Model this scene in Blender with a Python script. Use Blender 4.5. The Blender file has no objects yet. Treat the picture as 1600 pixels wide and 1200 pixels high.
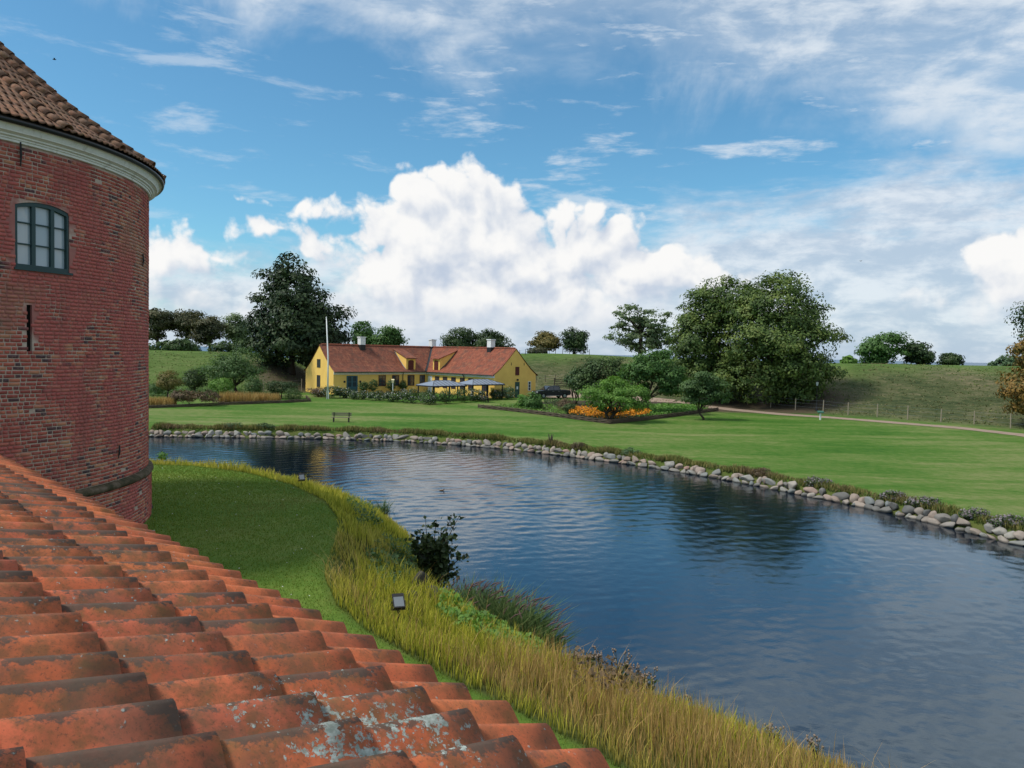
import bpy, bmesh, math, random
import numpy as np
from mathutils import Vector, Matrix
random.seed(7)
RNG = np.random.default_rng(11)
R = math.radians
PI = math.pi
SC = bpy.context.scene
COL = SC.collection

# ------------------------------------------------------------------ camera
CAM = np.array([0.0, 0.0, 8.0])
FPX = 1200.0
_p, _r = math.atan(49 / 1200.0), R(1.2)
Fv = np.array([0, math.cos(_p), -math.sin(_p)])
R0 = np.array([1.0, 0, 0])
U0 = np.cross(R0, Fv)
Rv = R0 * math.cos(_r) + U0 * math.sin(_r)
Uv = np.cross(Rv, Fv)
cd = bpy.data.cameras.new('camera')
cam = bpy.data.objects.new('camera', cd)
COL.objects.link(cam)
cam.matrix_world = Matrix(((Rv[0], Uv[0], -Fv[0], 0), (Rv[1], Uv[1], -Fv[1], 0), (Rv[2], Uv[2], -Fv[2], 8.0), (0, 0, 0, 1)))
cd.sensor_fit = 'HORIZONTAL'
cd.sensor_width = 36.0
cd.lens = 36.0 * FPX / 1600.0
cd.clip_start = 0.05
cd.clip_end = 60000
SC.camera = cam


def ray(x, y):
    return Fv + (x - 800) / FPX * Rv - (y - 600) / FPX * Uv


def atz(x, y, z):
    d = ray(x, y)
    return CAM + d * (z - 8.0) / d[2]


def atY(x, y, Y):
    d = ray(x, y)
    return CAM + d * Y / d[1]


def proj(P):
    d = np.asarray(P, float) - CAM
    w = d @ Fv
    return 800 + FPX * (d @ Rv) / w, 600 - FPX * (d @ Uv) / w


def azel(x, y):
    d = ray(x, y)
    return math.atan2(d[0], d[1]), math.asin(d[2] / np.linalg.norm(d))


# ------------------------------------------------------------------ light
SUN_EL = R(53)
SUN_DIR = np.array([-0.955, -0.26])
SUN_DIR /= np.linalg.norm(SUN_DIR)
EXPOSURE = 0.35
SUN_STRENGTH = 2.6
SKY_STRENGTH = 0.13

SC.view_settings.view_transform = 'Standard'
SC.view_settings.look = 'None'
SC.view_settings.exposure = EXPOSURE
SC.view_settings.gamma = 1.0
SC.view_settings.use_curve_mapping = False
try:
    SC.cycles.use_denoising = True
    SC.cycles.max_bounces = 6
    SC.cycles.diffuse_bounces = 3
    SC.cycles.glossy_bounces = 3
    SC.cycles.transmission_bounces = 4
    SC.cycles.sample_clamp_indirect = 6
except Exception:
    pass

sd = bpy.data.lights.new('sun', 'SUN')
sd.energy = SUN_STRENGTH
sd.angle = R(10)
sd.color = (1.0, 0.95, 0.87)
sun = bpy.data.objects.new('sun', sd)
COL.objects.link(sun)
to_sun = Vector((SUN_DIR[0] * math.cos(SUN_EL), SUN_DIR[1] * math.cos(SUN_EL), math.sin(SUN_EL)))
sun.rotation_euler = to_sun.to_track_quat('Z', 'Y').to_euler()
sun.location = (0, 0, 60)


class NT:
    """small helper to write node trees"""

    def __init__(s, tree):
        s.t = tree

    def n(s, typ, **kw):
        nd = s.t.nodes.new(typ)
        ins = kw.pop('ins', {})
        for k, v in kw.items():
            setattr(nd, k, v)
        for k, v in ins.items():
            s.put(nd.inputs[k], v)
        return nd

    def put(s, sock, v):
        if isinstance(v, bpy.types.NodeSocket):
            s.t.links.new(v, sock)
        elif v is not None:
            if hasattr(sock, 'default_value'):
                dv = sock.default_value
                if hasattr(dv, '__len__') and len(dv) == 4 and len(v) == 3:
                    v = (*v, 1.0)
                sock.default_value = v

    def m(s, op, a, b=None, c=None, clamp=False):
        nd = s.n('ShaderNodeMath', operation=op, use_clamp=clamp)
        s.put(nd.inputs[0], a)
        if b is not None:
            s.put(nd.inputs[1], b)
        if c is not None:
            s.put(nd.inputs[2], c)
        return nd.outputs[0]

    def v(s, op, a, b=None, out=0):
        nd = s.n('ShaderNodeVectorMath', operation=op)
        s.put(nd.inputs[0], a)
        if b is not None:
            if op == 'SCALE':
                s.put(nd.inputs['Scale'], b)
            else:
                s.put(nd.inputs[1], b)
        return nd.outputs[out]

    def ss(s, x, lo, hi, a=0.0, b=1.0):
        nd = s.n('ShaderNodeMapRange', interpolation_type='SMOOTHSTEP')
        s.put(nd.inputs[0], x)
        s.put(nd.inputs[1], lo)
        s.put(nd.inputs[2], hi)
        s.put(nd.inputs[3], a)
        s.put(nd.inputs[4], b)
        return nd.outputs[0]

    def mix(s, f, a, b, blend='MIX'):
        nd = s.n('ShaderNodeMix', data_type='RGBA', blend_type=blend)
        s.put(nd.inputs[0], f)
        s.put(nd.inputs[6], a)
        s.put(nd.inputs[7], b)
        return nd.outputs[2]

    dims = '3D'

    def noise(s, vec, scale, detail=3, rough=0.55, dist=0.0, lac=2.0):
        nd = s.n('ShaderNodeTexNoise', noise_dimensions=s.dims)
        s.put(nd.inputs['Vector'], vec)
        nd.inputs['Scale'].default_value = scale
        nd.inputs['Detail'].default_value = detail
        nd.inputs['Roughness'].default_value = rough
        nd.inputs['Distortion'].default_value = dist
        nd.inputs['Lacunarity'].default_value = lac
        return nd.outputs[0]

    def ramp(s, f, stops):
        nd = s.n('ShaderNodeValToRGB')
        s.put(nd.inputs[0], f)
        e = nd.color_ramp.elements
        while len(e) > 1:
            e.remove(e[-1])
        e[0].position = stops[0][0]
        e[0].color = (*stops[0][1], 1)
        for p, c in stops[1:]:
            k = e.new(p)
            k.color = (*c, 1)
        return nd.outputs[0]

    def comb(s, x, y, z):
        nd = s.n('ShaderNodeCombineXYZ')
        for i, q in enumerate((x, y, z)):
            s.put(nd.inputs[i], q)
        return nd.outputs[0]

    def sep(s, v):
        nd = s.n('ShaderNodeSeparateXYZ')
        s.put(nd.inputs[0], v)
        return nd.outputs


# ------------------------------------------------------------------ sky
def cumulus_group():
    g = bpy.data.node_groups.new('cumulus_field', 'ShaderNodeTree')
    g.interface.new_socket('P', in_out='INPUT', socket_type='NodeSocketVector')
    g.interface.new_socket('D', in_out='OUTPUT', socket_type='NodeSocketFloat')
    t = NT(g)
    t.dims = '2D'
    gi = t.n('NodeGroupInput')
    go = t.n('NodeGroupOutput')
    P = gi.outputs[0]
    wn = t.n('ShaderNodeTexNoise', noise_dimensions='2D', ins={'Vector': P, 'Scale': 14.0, 'Detail': 3.0})
    wv = t.v('SCALE', t.v('SUBTRACT', wn.outputs[1], (0.5, 0.5, 0.5)), 0.045)
    Pw = t.v('ADD', P, wv)
    # (px x, px y, radius px, x stretch)
    blobs = [(652, 318, 50, 1), (705, 298, 42, 1), (748, 290, 36, 1), (790, 322, 46, 1), (598, 352, 46, 1), (668, 385, 88, 1),
             (760, 385, 85, 1), (556, 432, 42, 1.1), (620, 450, 85, 1.2), (545, 478, 40, 1.2), (815, 425, 70, 1.2),
             (878, 345, 36, 1), (922, 336, 30, 1), (965, 362, 34, 1.1), (905, 395, 58, 1.5), (1060, 432, 52, 1.5), (735, 480, 85, 1.8),
             (440, 362, 25, 2.6), (505, 330, 21, 3.0), (480, 385, 26, 2.2), (745, 335, 50, 1), (700, 345, 60, 1), (292, 392, 42, 1.05), (335, 398, 30, 1.2), (250, 405, 48, 1),
             (382, 316, 8, 1.4), (980, 460, 50, 2.5), (290, 480, 34, 2.6), (1175, 480, 42, 2.4),
             (1000, 430, 58, 1.9), (1110, 445, 42, 2.2), (860, 475, 70, 2.2), (640, 505, 72, 2.0), (930, 505, 60, 2.6), (330, 478, 36, 2.2), (420, 490, 36, 2.4), (230, 470, 40, 2.0),
             (1585, 440, 42, 1.2), (1545, 490, 34, 1.6), (1650, 420, 90, 1.2), (1470, 476, 22, 2.6), (1410, 490, 16, 2.6),
             (2050, 430, 90, 2.0), (-250, 420, 80, 2.0), (2600, 450, 80, 2.5), (-700, 440, 80, 2.0)]
    acc = None
    for (x, y, rr, st) in blobs:
        if x > 1650 or x < 0:
            a, e = (x - 800) / 1200.0, (550 - y) / 1200.0
        else:
            a, e = azel(x, y)
        r_ = rr / FPX
        off = t.v('SUBTRACT', Pw, (a, e, 0))
        off = t.v('MULTIPLY', off, (1.0 / st, 1.0, 0.0))
        d = t.v('LENGTH', off, out=1)
        s_ = t.m('SUBTRACT', r_, d)
        acc = s_ if acc is None else t.m('SMOOTH_MAX', acc, s_, 0.012)
    vo = t.n('ShaderNodeTexVoronoi', feature='F1', voronoi_dimensions='2D', ins={'Vector': Pw, 'Scale': 24.0, 'Detail': 2.0, 'Roughness': 0.5})
    b = t.m('SUBTRACT', 0.56, vo.outputs['Distance'])
    nz = t.m('SUBTRACT', t.noise(P, 55, 5, 0.6), 0.5)
    d = t.m('ADD', t.m('SMOOTH_MIN', acc, 0.065, 0.03), t.m('MULTIPLY', b, 0.022))
    d = t.m('ADD', d, t.m('MULTIPLY', nz, 0.016))
    d = t.m('ADD', d, 0.003)
    t.put(go.inputs[0], d)
    return g


def build_world():
    w = bpy.data.worlds.new('World')
    SC.world = w
    w.use_nodes = True
    w.node_tree.nodes.clear()
    t = NT(w.node_tree)
    t.dims = '2D'
    D = t.n('ShaderNodeTexCoord').outputs['Generated']
    D = t.v('NORMALIZE', D)
    x, y, z = t.sep(D)
    az = t.m('ARCTAN2', x, y)
    el = t.m('ARCSINE', t.m('MAXIMUM', z, -0.02))
    P = t.comb(az, el, 0.0)
    sky = t.n('ShaderNodeTexSky', sky_type='NISHITA', sun_disc=False, sun_elevation=SUN_EL, sun_rotation=math.atan2(SUN_DIR[0], SUN_DIR[1]) % (2 * PI))
    sky.altitude = 0
    sky.air_density = 1.0
    sky.dust_density = 0.6
    sky.ozone_density = 2.0
    skyc = t.mix(1.0, sky.outputs[0], (0.59, 0.99, 1.07), 'MULTIPLY')
    col = t.v('SCALE', skyc, SKY_STRENGTH)
    # thin haze near the horizon
    # high cirrus sheet (stretched streaks on a flat layer)
    q = t.comb(t.m('DIVIDE', x, t.m('ADD', t.m('MAXIMUM', z, 0.0), 0.10)), t.m('DIVIDE', y, t.m('ADD', t.m('MAXIMUM', z, 0.0), 0.10)), 0.0)
    rot = t.n('ShaderNodeMapping', ins={'Vector': q, 'Rotation': (0, 0, R(24)), 'Scale': (0.42, 1.5, 1.0)})
    c1 = t.noise(rot.outputs[0], 1.5, 9, 0.60, 0.25)
    c2 = t.noise(P, 4.2, 6, 0.6, 0.3)
    c3 = t.noise(t.v('MULTIPLY', P, (1.0, 2.6, 1.0)), 9.0, 7, 0.62, 0.2)
    # the sheet's lower edge drops towards the right
    edge = t.m('SUBTRACT', t.m('SUBTRACT', el, 0.375), t.m('MULTIPLY', t.m('MAXIMUM', t.m('MINIMUM', az, 0.8), -0.8), -0.16))
    edge = t.m('ADD', edge, t.m('MULTIPLY', t.m('SUBTRACT', c2, 0.5), 0.28))
    sheet = t.ss(edge, -0.085, 0.05)
    cir = t.ss(t.m('ADD', t.m('MULTIPLY', c1, 0.5), t.m('MULTIPLY', c3, 0.5)), 0.39, 0.59)
    a1 = t.m('MULTIPLY', t.m('MULTIPLY', sheet, t.m('ADD', 0.34, t.m('MULTIPLY', cir, 0.66))), 0.94)
    wisp = t.ss(t.noise(t.v('MULTIPLY', P, (1.0, 4.6, 1.0)), 6.5, 8, 0.62, 0.15), 0.53, 0.74)
    wmask = t.m('MULTIPLY', t.ss(el, 0.10, 0.17), t.ss(t.m('ADD', az, t.m('MULTIPLY', c2, 0.8)), -0.25, 0.75, 0.45, 1.0))
    a2 = t.m('MULTIPLY', t.m('MULTIPLY', wisp, wmask), 0.75)
    ac = t.m('MAXIMUM', a1, a2)
    cc = t.mix(t.noise(t.v('MULTIPLY', P, (1.0, 1.8, 1.0)), 9, 6, 0.6, 0.3), (0.60, 0.70, 0.81), (0.86, 0.90, 0.94))
    col = t.mix(ac, col, cc)
    # low grey deck, taller to the right
    dk = t.noise(t.v('MULTIPLY', P, (1.0, 3.4, 1.0)), 5.0, 7, 0.6, 0.15)
    top = t.ss(az, -0.40, 0.45, 0.105, 0.205)
    dk_e = t.m('ADD', t.m('SUBTRACT', top, el), t.m('MULTIPLY', t.m('SUBTRACT', dk, 0.5), 0.20))
    ad = t.m('MULTIPLY', t.ss(dk_e, -0.035, 0.05), 0.90)
    dn = t.noise(t.v('MULTIPLY', P, (1.0, 2.6, 1.0)), 11, 8, 0.62, 0.15)
    dcol = t.mix(t.ss(dn, 0.36, 0.66), (0.50, 0.60, 0.73), (0.79, 0.84, 0.90))
    col = t.mix(ad, col, dcol)
    # cumulus
    grp = cumulus_group()

    def field(vec):
        nd = t.n('ShaderNodeGroup')
        nd.node_tree = grp
        t.put(nd.inputs[0], vec)
        return nd.outputs[0]
    d0 = field(P)
    d1 = field(t.v('ADD', P, (-0.014, 0.022, 0.0)))
    diff = t.m('MULTIPLY', t.m('SUBTRACT', d0, d1), 17.0)
    shade = t.m('ADD', 0.56, diff, clamp=True)
    shade = t.ss(shade, 0.0, 1.0)
    ccol = t.mix(shade, (0.53, 0.61, 0.74), (0.96, 0.955, 0.945))
    # paler and softer towards the base
    ccol = t.mix(t.ss(el, 0.0, 0.085, 0.75, 0.0), ccol, t.mix(dn, (0.52, 0.60, 0.72), (0.84, 0.87, 0.92)))
    alpha = t.ss(d0, 0.0, t.ss(el, 0.02, 0.13, 0.055, 0.014))
    alpha = t.m('MULTIPLY', alpha, t.ss(el, 0.0, 0.07, 0.6, 1.0))
    col = t.mix(alpha, col, ccol)
    # horizon haze
    col = t.mix(t.ss(el, -0.01, 0.05, 0.45, 0.0), col, (0.45, 0.56, 0.70))
    bg = t.n('ShaderNodeBackground', ins={'Color': col, 'Strength': 1.0 / (2 ** EXPOSURE)})
    out = t.n('ShaderNodeOutputWorld')
    t.put(out.inputs[0], bg.outputs[0])
    w.cycles.sampling_method = 'MANUAL'
    w.cycles.sample_map_resolution = 512


build_world()


# ------------------------------------------------------------------ mesh helpers
def mesh_np(name, V, F, mats=(), smooth=False, attrs=None, midx=None):
    """F: (n,3) or (n,4) int array"""
    V = np.asarray(V, np.float32)
    F = np.asarray(F, np.int32)
    k = F.shape[1]
    me = bpy.data.meshes.new(name)
    me.vertices.add(len(V))
    me.vertices.foreach_set('co', V.ravel())
    me.loops.add(F.size)
    me.loops.foreach_set('vertex_index', F.ravel())
    me.polygons.add(len(F))
    me.polygons.foreach_set('loop_start', np.arange(0, F.size, k, dtype=np.int32))
    if smooth:
        me.polygons.foreach_set('use_smooth', np.ones(len(F), bool))
    if midx is not None:
        me.polygons.foreach_set('material_index', np.asarray(midx, np.int32))
    for m in (mats if isinstance(mats, (list, tuple)) else [mats]):
        me.materials.append(m)
    if attrs:
        for an, av in attrs.items():
            a = me.attributes.new(an, 'FLOAT', 'POINT')
            a.data.foreach_set('value', np.asarray(av, np.float32))
    me.update(calc_edges=True)
    return me


class MB:
    def __init__(s):
        s.v = []
        s.f = []
        s.mi = []
        s.cur = 0

    def face(s, *idx):
        s.f.append(tuple(idx))
        s.mi.append(s.cur)

    def quad(s, a, b, c, d):
        n = len(s.v)
        s.v += [tuple(a), tuple(b), tuple(c), tuple(d)]
        s.face(n, n + 1, n + 2, n + 3)
        return s

    def poly(s, pts):
        n = len(s.v)
        s.v += [tuple(p) for p in pts]
        s.face(*range(n, n + len(pts)))
        return s

    def box(s, c, size, M=None):
        hx, hy, hz = size[0] / 2, size[1] / 2, size[2] / 2
        n = len(s.v)
        for dx, dy, dz in ((-1, -1, -1), (1, -1, -1), (1, 1, -1), (-1, 1, -1), (-1, -1, 1), (1, -1, 1), (1, 1, 1), (-1, 1, 1)):
            p = Vector((dx * hx, dy * hy, dz * hz))
            if M is not None:
                p = M @ p
            s.v.append((c[0] + p[0], c[1] + p[1], c[2] + p[2]))
        for q in ((0, 3, 2, 1), (4, 5, 6, 7), (0, 1, 5, 4), (1, 2, 6, 5), (2, 3, 7, 6), (3, 0, 4, 7)):
            s.face(*[n + i for i in q])
        return s

    def bx(s, x0, y0, z0, x1, y1, z1):
        return s.box(((x0 + x1) / 2, (y0 + y1) / 2, (z0 + z1) / 2), (abs(x1 - x0), abs(y1 - y0), abs(z1 - z0)))

    def tube(s, pts, rad, seg=6, caps=True):
        pts = [Vector(p) for p in pts]
        if not hasattr(rad, '__len__'):
            rad = [rad] * len(pts)
        n0 = len(s.v)
        up = Vector((0, 0, 1))
        for i, p in enumerate(pts):
            a = pts[max(0, i - 1)]
            b = pts[min(len(pts) - 1, i + 1)]
            d = (b - a)
            if d.length < 1e-9:
                d = Vector((0, 0, 1))
            d.normalize()
            rf = up if abs(d.z) < 0.95 else Vector((1, 0, 0))
            u = d.cross(rf).normalized()
            w = u.cross(d)
            for k in range(seg):
                an = 2 * PI * k / seg
                q = p + (u * math.cos(an) + w * math.sin(an)) * rad[i]
                s.v.append(tuple(q))
        for i in range(len(pts) - 1):
            for k in range(seg):
                a = n0 + i * seg + k
                b = n0 + i * seg + (k + 1) % seg
                s.face(a, b, b + seg, a + seg)
        if caps:
            s.face(*[n0 + k for k in range(seg)][::-1])
            s.face(*[n0 + (len(pts) - 1) * seg + k for k in range(seg)])
        return s

    def lathe(s, prof, seg=16, a0=0.0, a1=2 * PI, c=(0, 0, 0)):
        n0 = len(s.v)
        full = abs(a1 - a0 - 2 * PI) < 1e-6
        m = seg if full else seg + 1
        for (r, z) in prof:
            for k in range(m):
                a = a0 + (a1 - a0) * k / seg
                s.v.append((c[0] + r * math.cos(a), c[1] + r * math.sin(a), c[2] + z))
        for i in range(len(prof) - 1):
            for k in range(seg):
                k2 = (k + 1) % m
                s.face(n0 + i * m + k, n0 + i * m + k2, n0 + (i + 1) * m + k2, n0 + (i + 1) * m + k)
        return s

    def mesh(s, name, mats, smooth=False):
        me = bpy.data.meshes.new(name)
        me.from_pydata(s.v, [], s.f)
        for m in (mats if isinstance(mats, (list, tuple)) else [mats]):
            me.materials.append(m)
        if any(s.mi):
            me.polygons.foreach_set('material_index', np.asarray(s.mi, np.int32))
        if smooth:
            me.polygons.foreach_set('use_smooth', np.ones(len(me.polygons), bool))
        me.update()
        return me


def link(name, data, parent=None, loc=None, rot=None):
    o = bpy.data.objects.new(name, data)
    COL.objects.link(o)
    if parent is not None:
        o.parent = parent
    if loc is not None:
        o.location = loc
    if rot is not None:
        o.rotation_euler = rot
    return o


def part(name, mb, mats, parent, smooth=False):
    return link(name, mb.mesh(name, mats, smooth), parent)


def tag(o, label=None, cat=None, group=None, kind=None):
    if label:
        o['label'] = label
    if cat:
        o['category'] = cat
    if group:
        o['group'] = group
    if kind:
        o['kind'] = kind
    return o


def thing(name, label, cat, loc=(0, 0, 0), rotz=0.0, group=None):
    o = link(name, None, None, loc, (0, 0, rotz))
    o.empty_display_size = 0.2
    return tag(o, label, cat, group)


def copy_tree(o, parent=None):
    c = o.copy()
    COL.objects.link(c)
    if parent is not None:
        c.parent = parent
    for ch in list(o.children):
        copy_tree(ch, c)
    return c


# ------------------------------------------------------------------ materials
def new_mat(name):
    m = bpy.data.materials.new(name)
    m.use_nodes = True
    m.node_tree.nodes.clear()
    t = NT(m.node_tree)
    out = t.n('ShaderNodeOutputMaterial')
    return m, t, out


def bsdf(t, out, col, rough=0.8, spec=0.3, metal=0.0, normal=None, **kw):
    b = t.n('ShaderNodeBsdfPrincipled')
    t.put(b.inputs['Base Color'], col)
    t.put(b.inputs['Roughness'], rough)
    t.put(b.inputs['Specular IOR Level'], spec)
    t.put(b.inputs['Metallic'], metal)
    if normal is not None:
        t.put(b.inputs['Normal'], normal)
    for k, v in kw.items():
        t.put(b.inputs[k], v)
    t.put(out.inputs[0], b.outputs[0])
    return b


def bump(t, h, strength=0.4, dist=0.02):
    nd = t.n('ShaderNodeBump')
    nd.inputs['Strength'].default_value = strength
    nd.inputs['Distance'].default_value = dist
    t.put(nd.inputs['Height'], h)
    return nd.outputs[0]


def pos(t):
    return t.n('ShaderNodeNewGeometry').outputs['Position']


def plain(name, col, rough=0.7, spec=0.3, metal=0.0, var=0.18, scale=6.0):
    m, t, out = new_mat(name)
    n = t.noise(t.n('ShaderNodeTexCoord').outputs['Object'], scale, 5, 0.6)
    c = t.mix(n, tuple(q * (1 - var) for q in col), tuple(min(1, q * (1 + var)) for q in col))
    bsdf(t, out, c, rough, spec, metal)
    return m


LEAF = 1.6


def leaf_mat(name, cols, trans=0.25, scale=0.35, rough=0.55, island=0.5):
    """cols: list of colours from dark to light; mixes by clump noise and per-leaf random"""
    m, t, out = new_mat(name)
    g = t.n('ShaderNodeNewGeometry')
    n = t.noise(g.outputs['Position'], scale, 3, 0.6)
    n = t.ss(n, 0.3, 0.7)
    f = t.m('ADD', t.m('MULTIPLY', n, 1 - island), t.m('MULTIPLY', g.outputs['Random Per Island'], island))
    k = len(cols) - 1
    c = t.ramp(f, [(i / k, tuple(min(1.0, q * LEAF) for q in cc)) for i, cc in enumerate(cols)])
    b = t.n('ShaderNodeBsdfPrincipled', ins={'Base Color': c, 'Roughness': rough, 'Specular IOR Level': 0.25})
    tr = t.n('ShaderNodeBsdfTranslucent', ins={'Color': t.mix(1.0, c, (1.0, 1.15, 0.6), 'MULTIPLY')})
    mx = t.n('ShaderNodeMixShader', ins={0: trans})
    t.put(mx.inputs[1], b.outputs[0])
    t.put(mx.inputs[2], tr.outputs[0])
    t.put(out.inputs[0], mx.outputs[0])
    return m


def grass_mat(name, low, tops, scale=0.25, straw=None, patch=(0.4, 0.62)):
    """blade colour: low at the foot, a random top colour; patches of straw by noise"""
    m, t, out = new_mat(name)
    g = t.n('ShaderNodeNewGeometry')
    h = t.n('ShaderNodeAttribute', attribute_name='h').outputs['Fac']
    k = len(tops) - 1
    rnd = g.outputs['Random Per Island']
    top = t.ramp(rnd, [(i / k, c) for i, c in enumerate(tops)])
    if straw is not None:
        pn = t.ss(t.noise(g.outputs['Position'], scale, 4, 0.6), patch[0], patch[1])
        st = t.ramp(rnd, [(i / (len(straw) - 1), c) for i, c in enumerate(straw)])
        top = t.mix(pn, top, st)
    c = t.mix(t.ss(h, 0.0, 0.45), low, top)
    b = t.n('ShaderNodeBsdfPrincipled', ins={'Base Color': c, 'Roughness': 0.6, 'Specular IOR Level': 0.2})
    tr = t.n('ShaderNodeBsdfTranslucent', ins={'Color': c})
    mx = t.n('ShaderNodeMixShader', ins={0: 0.3})
    t.put(mx.inputs[1], b.outputs[0])
    t.put(mx.inputs[2], tr.outputs[0])
    t.put(out.inputs[0], mx.outputs[0])
    return m


def mat_turf():
    m, t, out = new_mat('turf')
    P = pos(t)
    at = lambda n: t.n('ShaderNodeAttribute', attribute_name=n).outputs['Fac']
    n1 = t.noise(t.v('MULTIPLY', P, (0.35, 1.5, 1.0)), 0.16, 6, 0.62, 0.6)
    n2 = t.noise(P, 1.7, 6, 0.65)
    n3 = t.noise(P, 22.0, 4, 0.7)
    n0 = t.noise(t.v('MULTIPLY', P, (1.0, 1.6, 1.0)), 0.05, 4, 0.6, 0.3)
    nn = t.m('ADD', t.m('ADD', t.m('MULTIPLY', n1, 0.38), t.m('MULTIPLY', n0, 0.27)), t.m('ADD', t.m('MULTIPLY', n2, 0.22), t.m('MULTIPLY', n3, 0.13)))
    lawn = t.ramp(nn, [(0.39, (0.034, 0.105, 0.010)), (0.455, (0.058, 0.138, 0.016)), (0.51, (0.105, 0.168, 0.034)), (0.58, (0.185, 0.205, 0.072))])
    isl = t.ramp(nn, [(0.36, (0.055, 0.135, 0.015)), (0.5, (0.115, 0.19, 0.027)), (0.60, (0.20, 0.235, 0.055))])
    c = t.mix(at('island'), lawn, isl)
    # rough grass of the ramparts: terracettes of green and dry brown
    r1 = t.m('ADD', t.m('MULTIPLY', t.noise(t.v('MULTIPLY', P, (0.55, 0.55, 4.0)), 1.1, 5, 0.65, 0.8), 0.7), t.m('MULTIPLY', t.noise(t.v('MULTIPLY', P, (1.0, 1.0, 3.0)), 3.2, 4, 0.65), 0.3))
    r2 = t.noise(P, 0.10, 4, 0.6)
    rr = t.m('ADD', t.m('MULTIPLY', r1, 0.62), t.m('MULTIPLY', r2, 0.38))
    rough_c = t.ramp(rr, [(0.38, (0.035, 0.052, 0.020)), (0.47, (0.068, 0.085, 0.032)), (0.54, (0.115, 0.115, 0.056)), (0.63, (0.20, 0.165, 0.095))])
    green_c = t.ramp(rr, [(0.36, (0.055, 0.105, 0.018)), (0.52, (0.095, 0.155, 0.032)), (0.66, (0.15, 0.185, 0.06))])
    rc = t.mix(at('crest'), rough_c, green_c)
    c = t.mix(at('ramp'), c, rc)
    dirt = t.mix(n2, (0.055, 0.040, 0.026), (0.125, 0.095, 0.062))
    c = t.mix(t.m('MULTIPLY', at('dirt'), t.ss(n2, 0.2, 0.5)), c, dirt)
    bank = t.mix(n2, (0.055, 0.075, 0.018), (0.13, 0.135, 0.036))
    c = t.mix(at('bank'), c, bank)
    mud = t.mix(n2, (0.03, 0.025, 0.016), (0.06, 0.05, 0.03))
    c = t.mix(at('mud'), c, mud)
    hb = t.m('ADD', t.m('MULTIPLY', n3, 0.5), t.m('MULTIPLY', t.m('MULTIPLY', r1, at('ramp')), 5.0))
    bsdf(t, out, c, 0.9, 0.12, normal=bump(t, hb, 0.7, 0.12))
    return m


def mat_water():
    m, t, out = new_mat('moat_water')
    P = pos(t)
    w1 = t.noise(t.v('MULTIPLY', t.n('ShaderNodeMapping', ins={'Vector': P, 'Rotation': (0, 0, R(-28))}).outputs[0], (1.0, 2.3, 1.0)), 1.9, 3, 0.55, 0.3)
    w2 = t.noise(t.v('MULTIPLY', t.n('ShaderNodeMapping', ins={'Vector': P, 'Rotation': (0, 0, R(18))}).outputs[0], (0.7, 2.6, 1.0)), 4.6, 3, 0.62, 0.2)
    sep = t.sep(P)
    far = t.ss(sep[1], 20, 44)
    # gusty zones: rougher in the middle of the moat, calmer near
    gust = t.ss(t.noise(P, 0.055, 2, 0.5), 0.32, 0.62, 0.7, 1.1)
    windy = t.m('MULTIPLY', far, t.ss(t.m('ADD', sep[0], t.m('MULTIPLY', t.noise(P, 0.12, 3, 0.6), 10.0)), 14.0, 2.0))
    amp = t.m('MULTIPLY', gust, t.m('ADD', 0.16, t.m('MULTIPLY', far, 0.34)))
    h = t.m('ADD', t.m('MULTIPLY', w1, 0.55), t.m('MULTIPLY', w2, 0.42))
    h = t.m('MULTIPLY', h, amp)
    nrm = bump(t, h, 1.0, 0.024)
    wb = bsdf(t, out, (0.0003, 0.004, 0.014), 0.03, 0.5, normal=nrm, IOR=2.1)
    wb.inputs['Specular Tint'].default_value = (0.70, 0.93, 1.0, 1)
    return m


def mat_brick(name, src):
    m, t, out = new_mat(name)
    g = t.n('ShaderNodeNewGeometry')
    rnd = g.outputs['Random Per Island'] if src == 'island' else t.n('ShaderNodeObjectInfo').outputs['Random']
    P = g.outputs['Position']
    c = t.ramp(rnd, [(0.0, (0.075, 0.050, 0.056)), (0.07, (0.12, 0.060, 0.062)), (0.10, (0.27, 0.066, 0.055)), (0.45, (0.38, 0.094, 0.070)),
                     (0.75, (0.46, 0.122, 0.082)), (0.90, (0.50, 0.17, 0.10)), (1.0, (0.52, 0.25, 0.14))])
    big = t.noise(P, 0.55, 5, 0.62, 0.4)
    wash = t.ss(t.m('ADD', t.m('MULTIPLY', big, 0.75), t.m('MULTIPLY', t.noise(P, 0.22, 3, 0.5), 0.25)), 0.455, 0.54)
    wn = t.noise(P, 2.2, 5, 0.65)
    wc = t.mix(wn, (0.38, 0.082, 0.076), (0.58, 0.17, 0.14))
    c = t.mix(t.m('MULTIPLY', wash, 0.80), c, wc)
    fine = t.noise(P, 16, 5, 0.65)
    c = t.mix(t.ss(fine, 0.5, 0.75, 0.0, 0.45), c, (0.50, 0.30, 0.23))
    # weathered ochre and grey-green patches
    oc = t.ss(t.noise(t.v('ADD', P, (7, 3, 1)), 0.42, 4, 0.6), 0.58, 0.70)
    c = t.mix(t.m('MULTIPLY', oc, 0.45), c, (0.36, 0.24, 0.14))
    gr = t.ss(t.noise(t.v('ADD', P, (1, 9, 4)), 0.75, 5, 0.6), 0.66, 0.76)
    c = t.mix(t.m('MULTIPLY', gr, 0.5), c, (0.20, 0.19, 0.15))
    run = t.noise(t.v('MULTIPLY', P, (2.6, 2.6, 0.22)), 1.0, 5, 0.65)
    c = t.mix(t.ss(run, 0.52, 0.72, 0.0, 0.42), c, (0.13, 0.075, 0.062))
    bsdf(t, out, c, 0.9, 0.15, normal=bump(t, fine, 0.5, 0.012))
    return m


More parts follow.
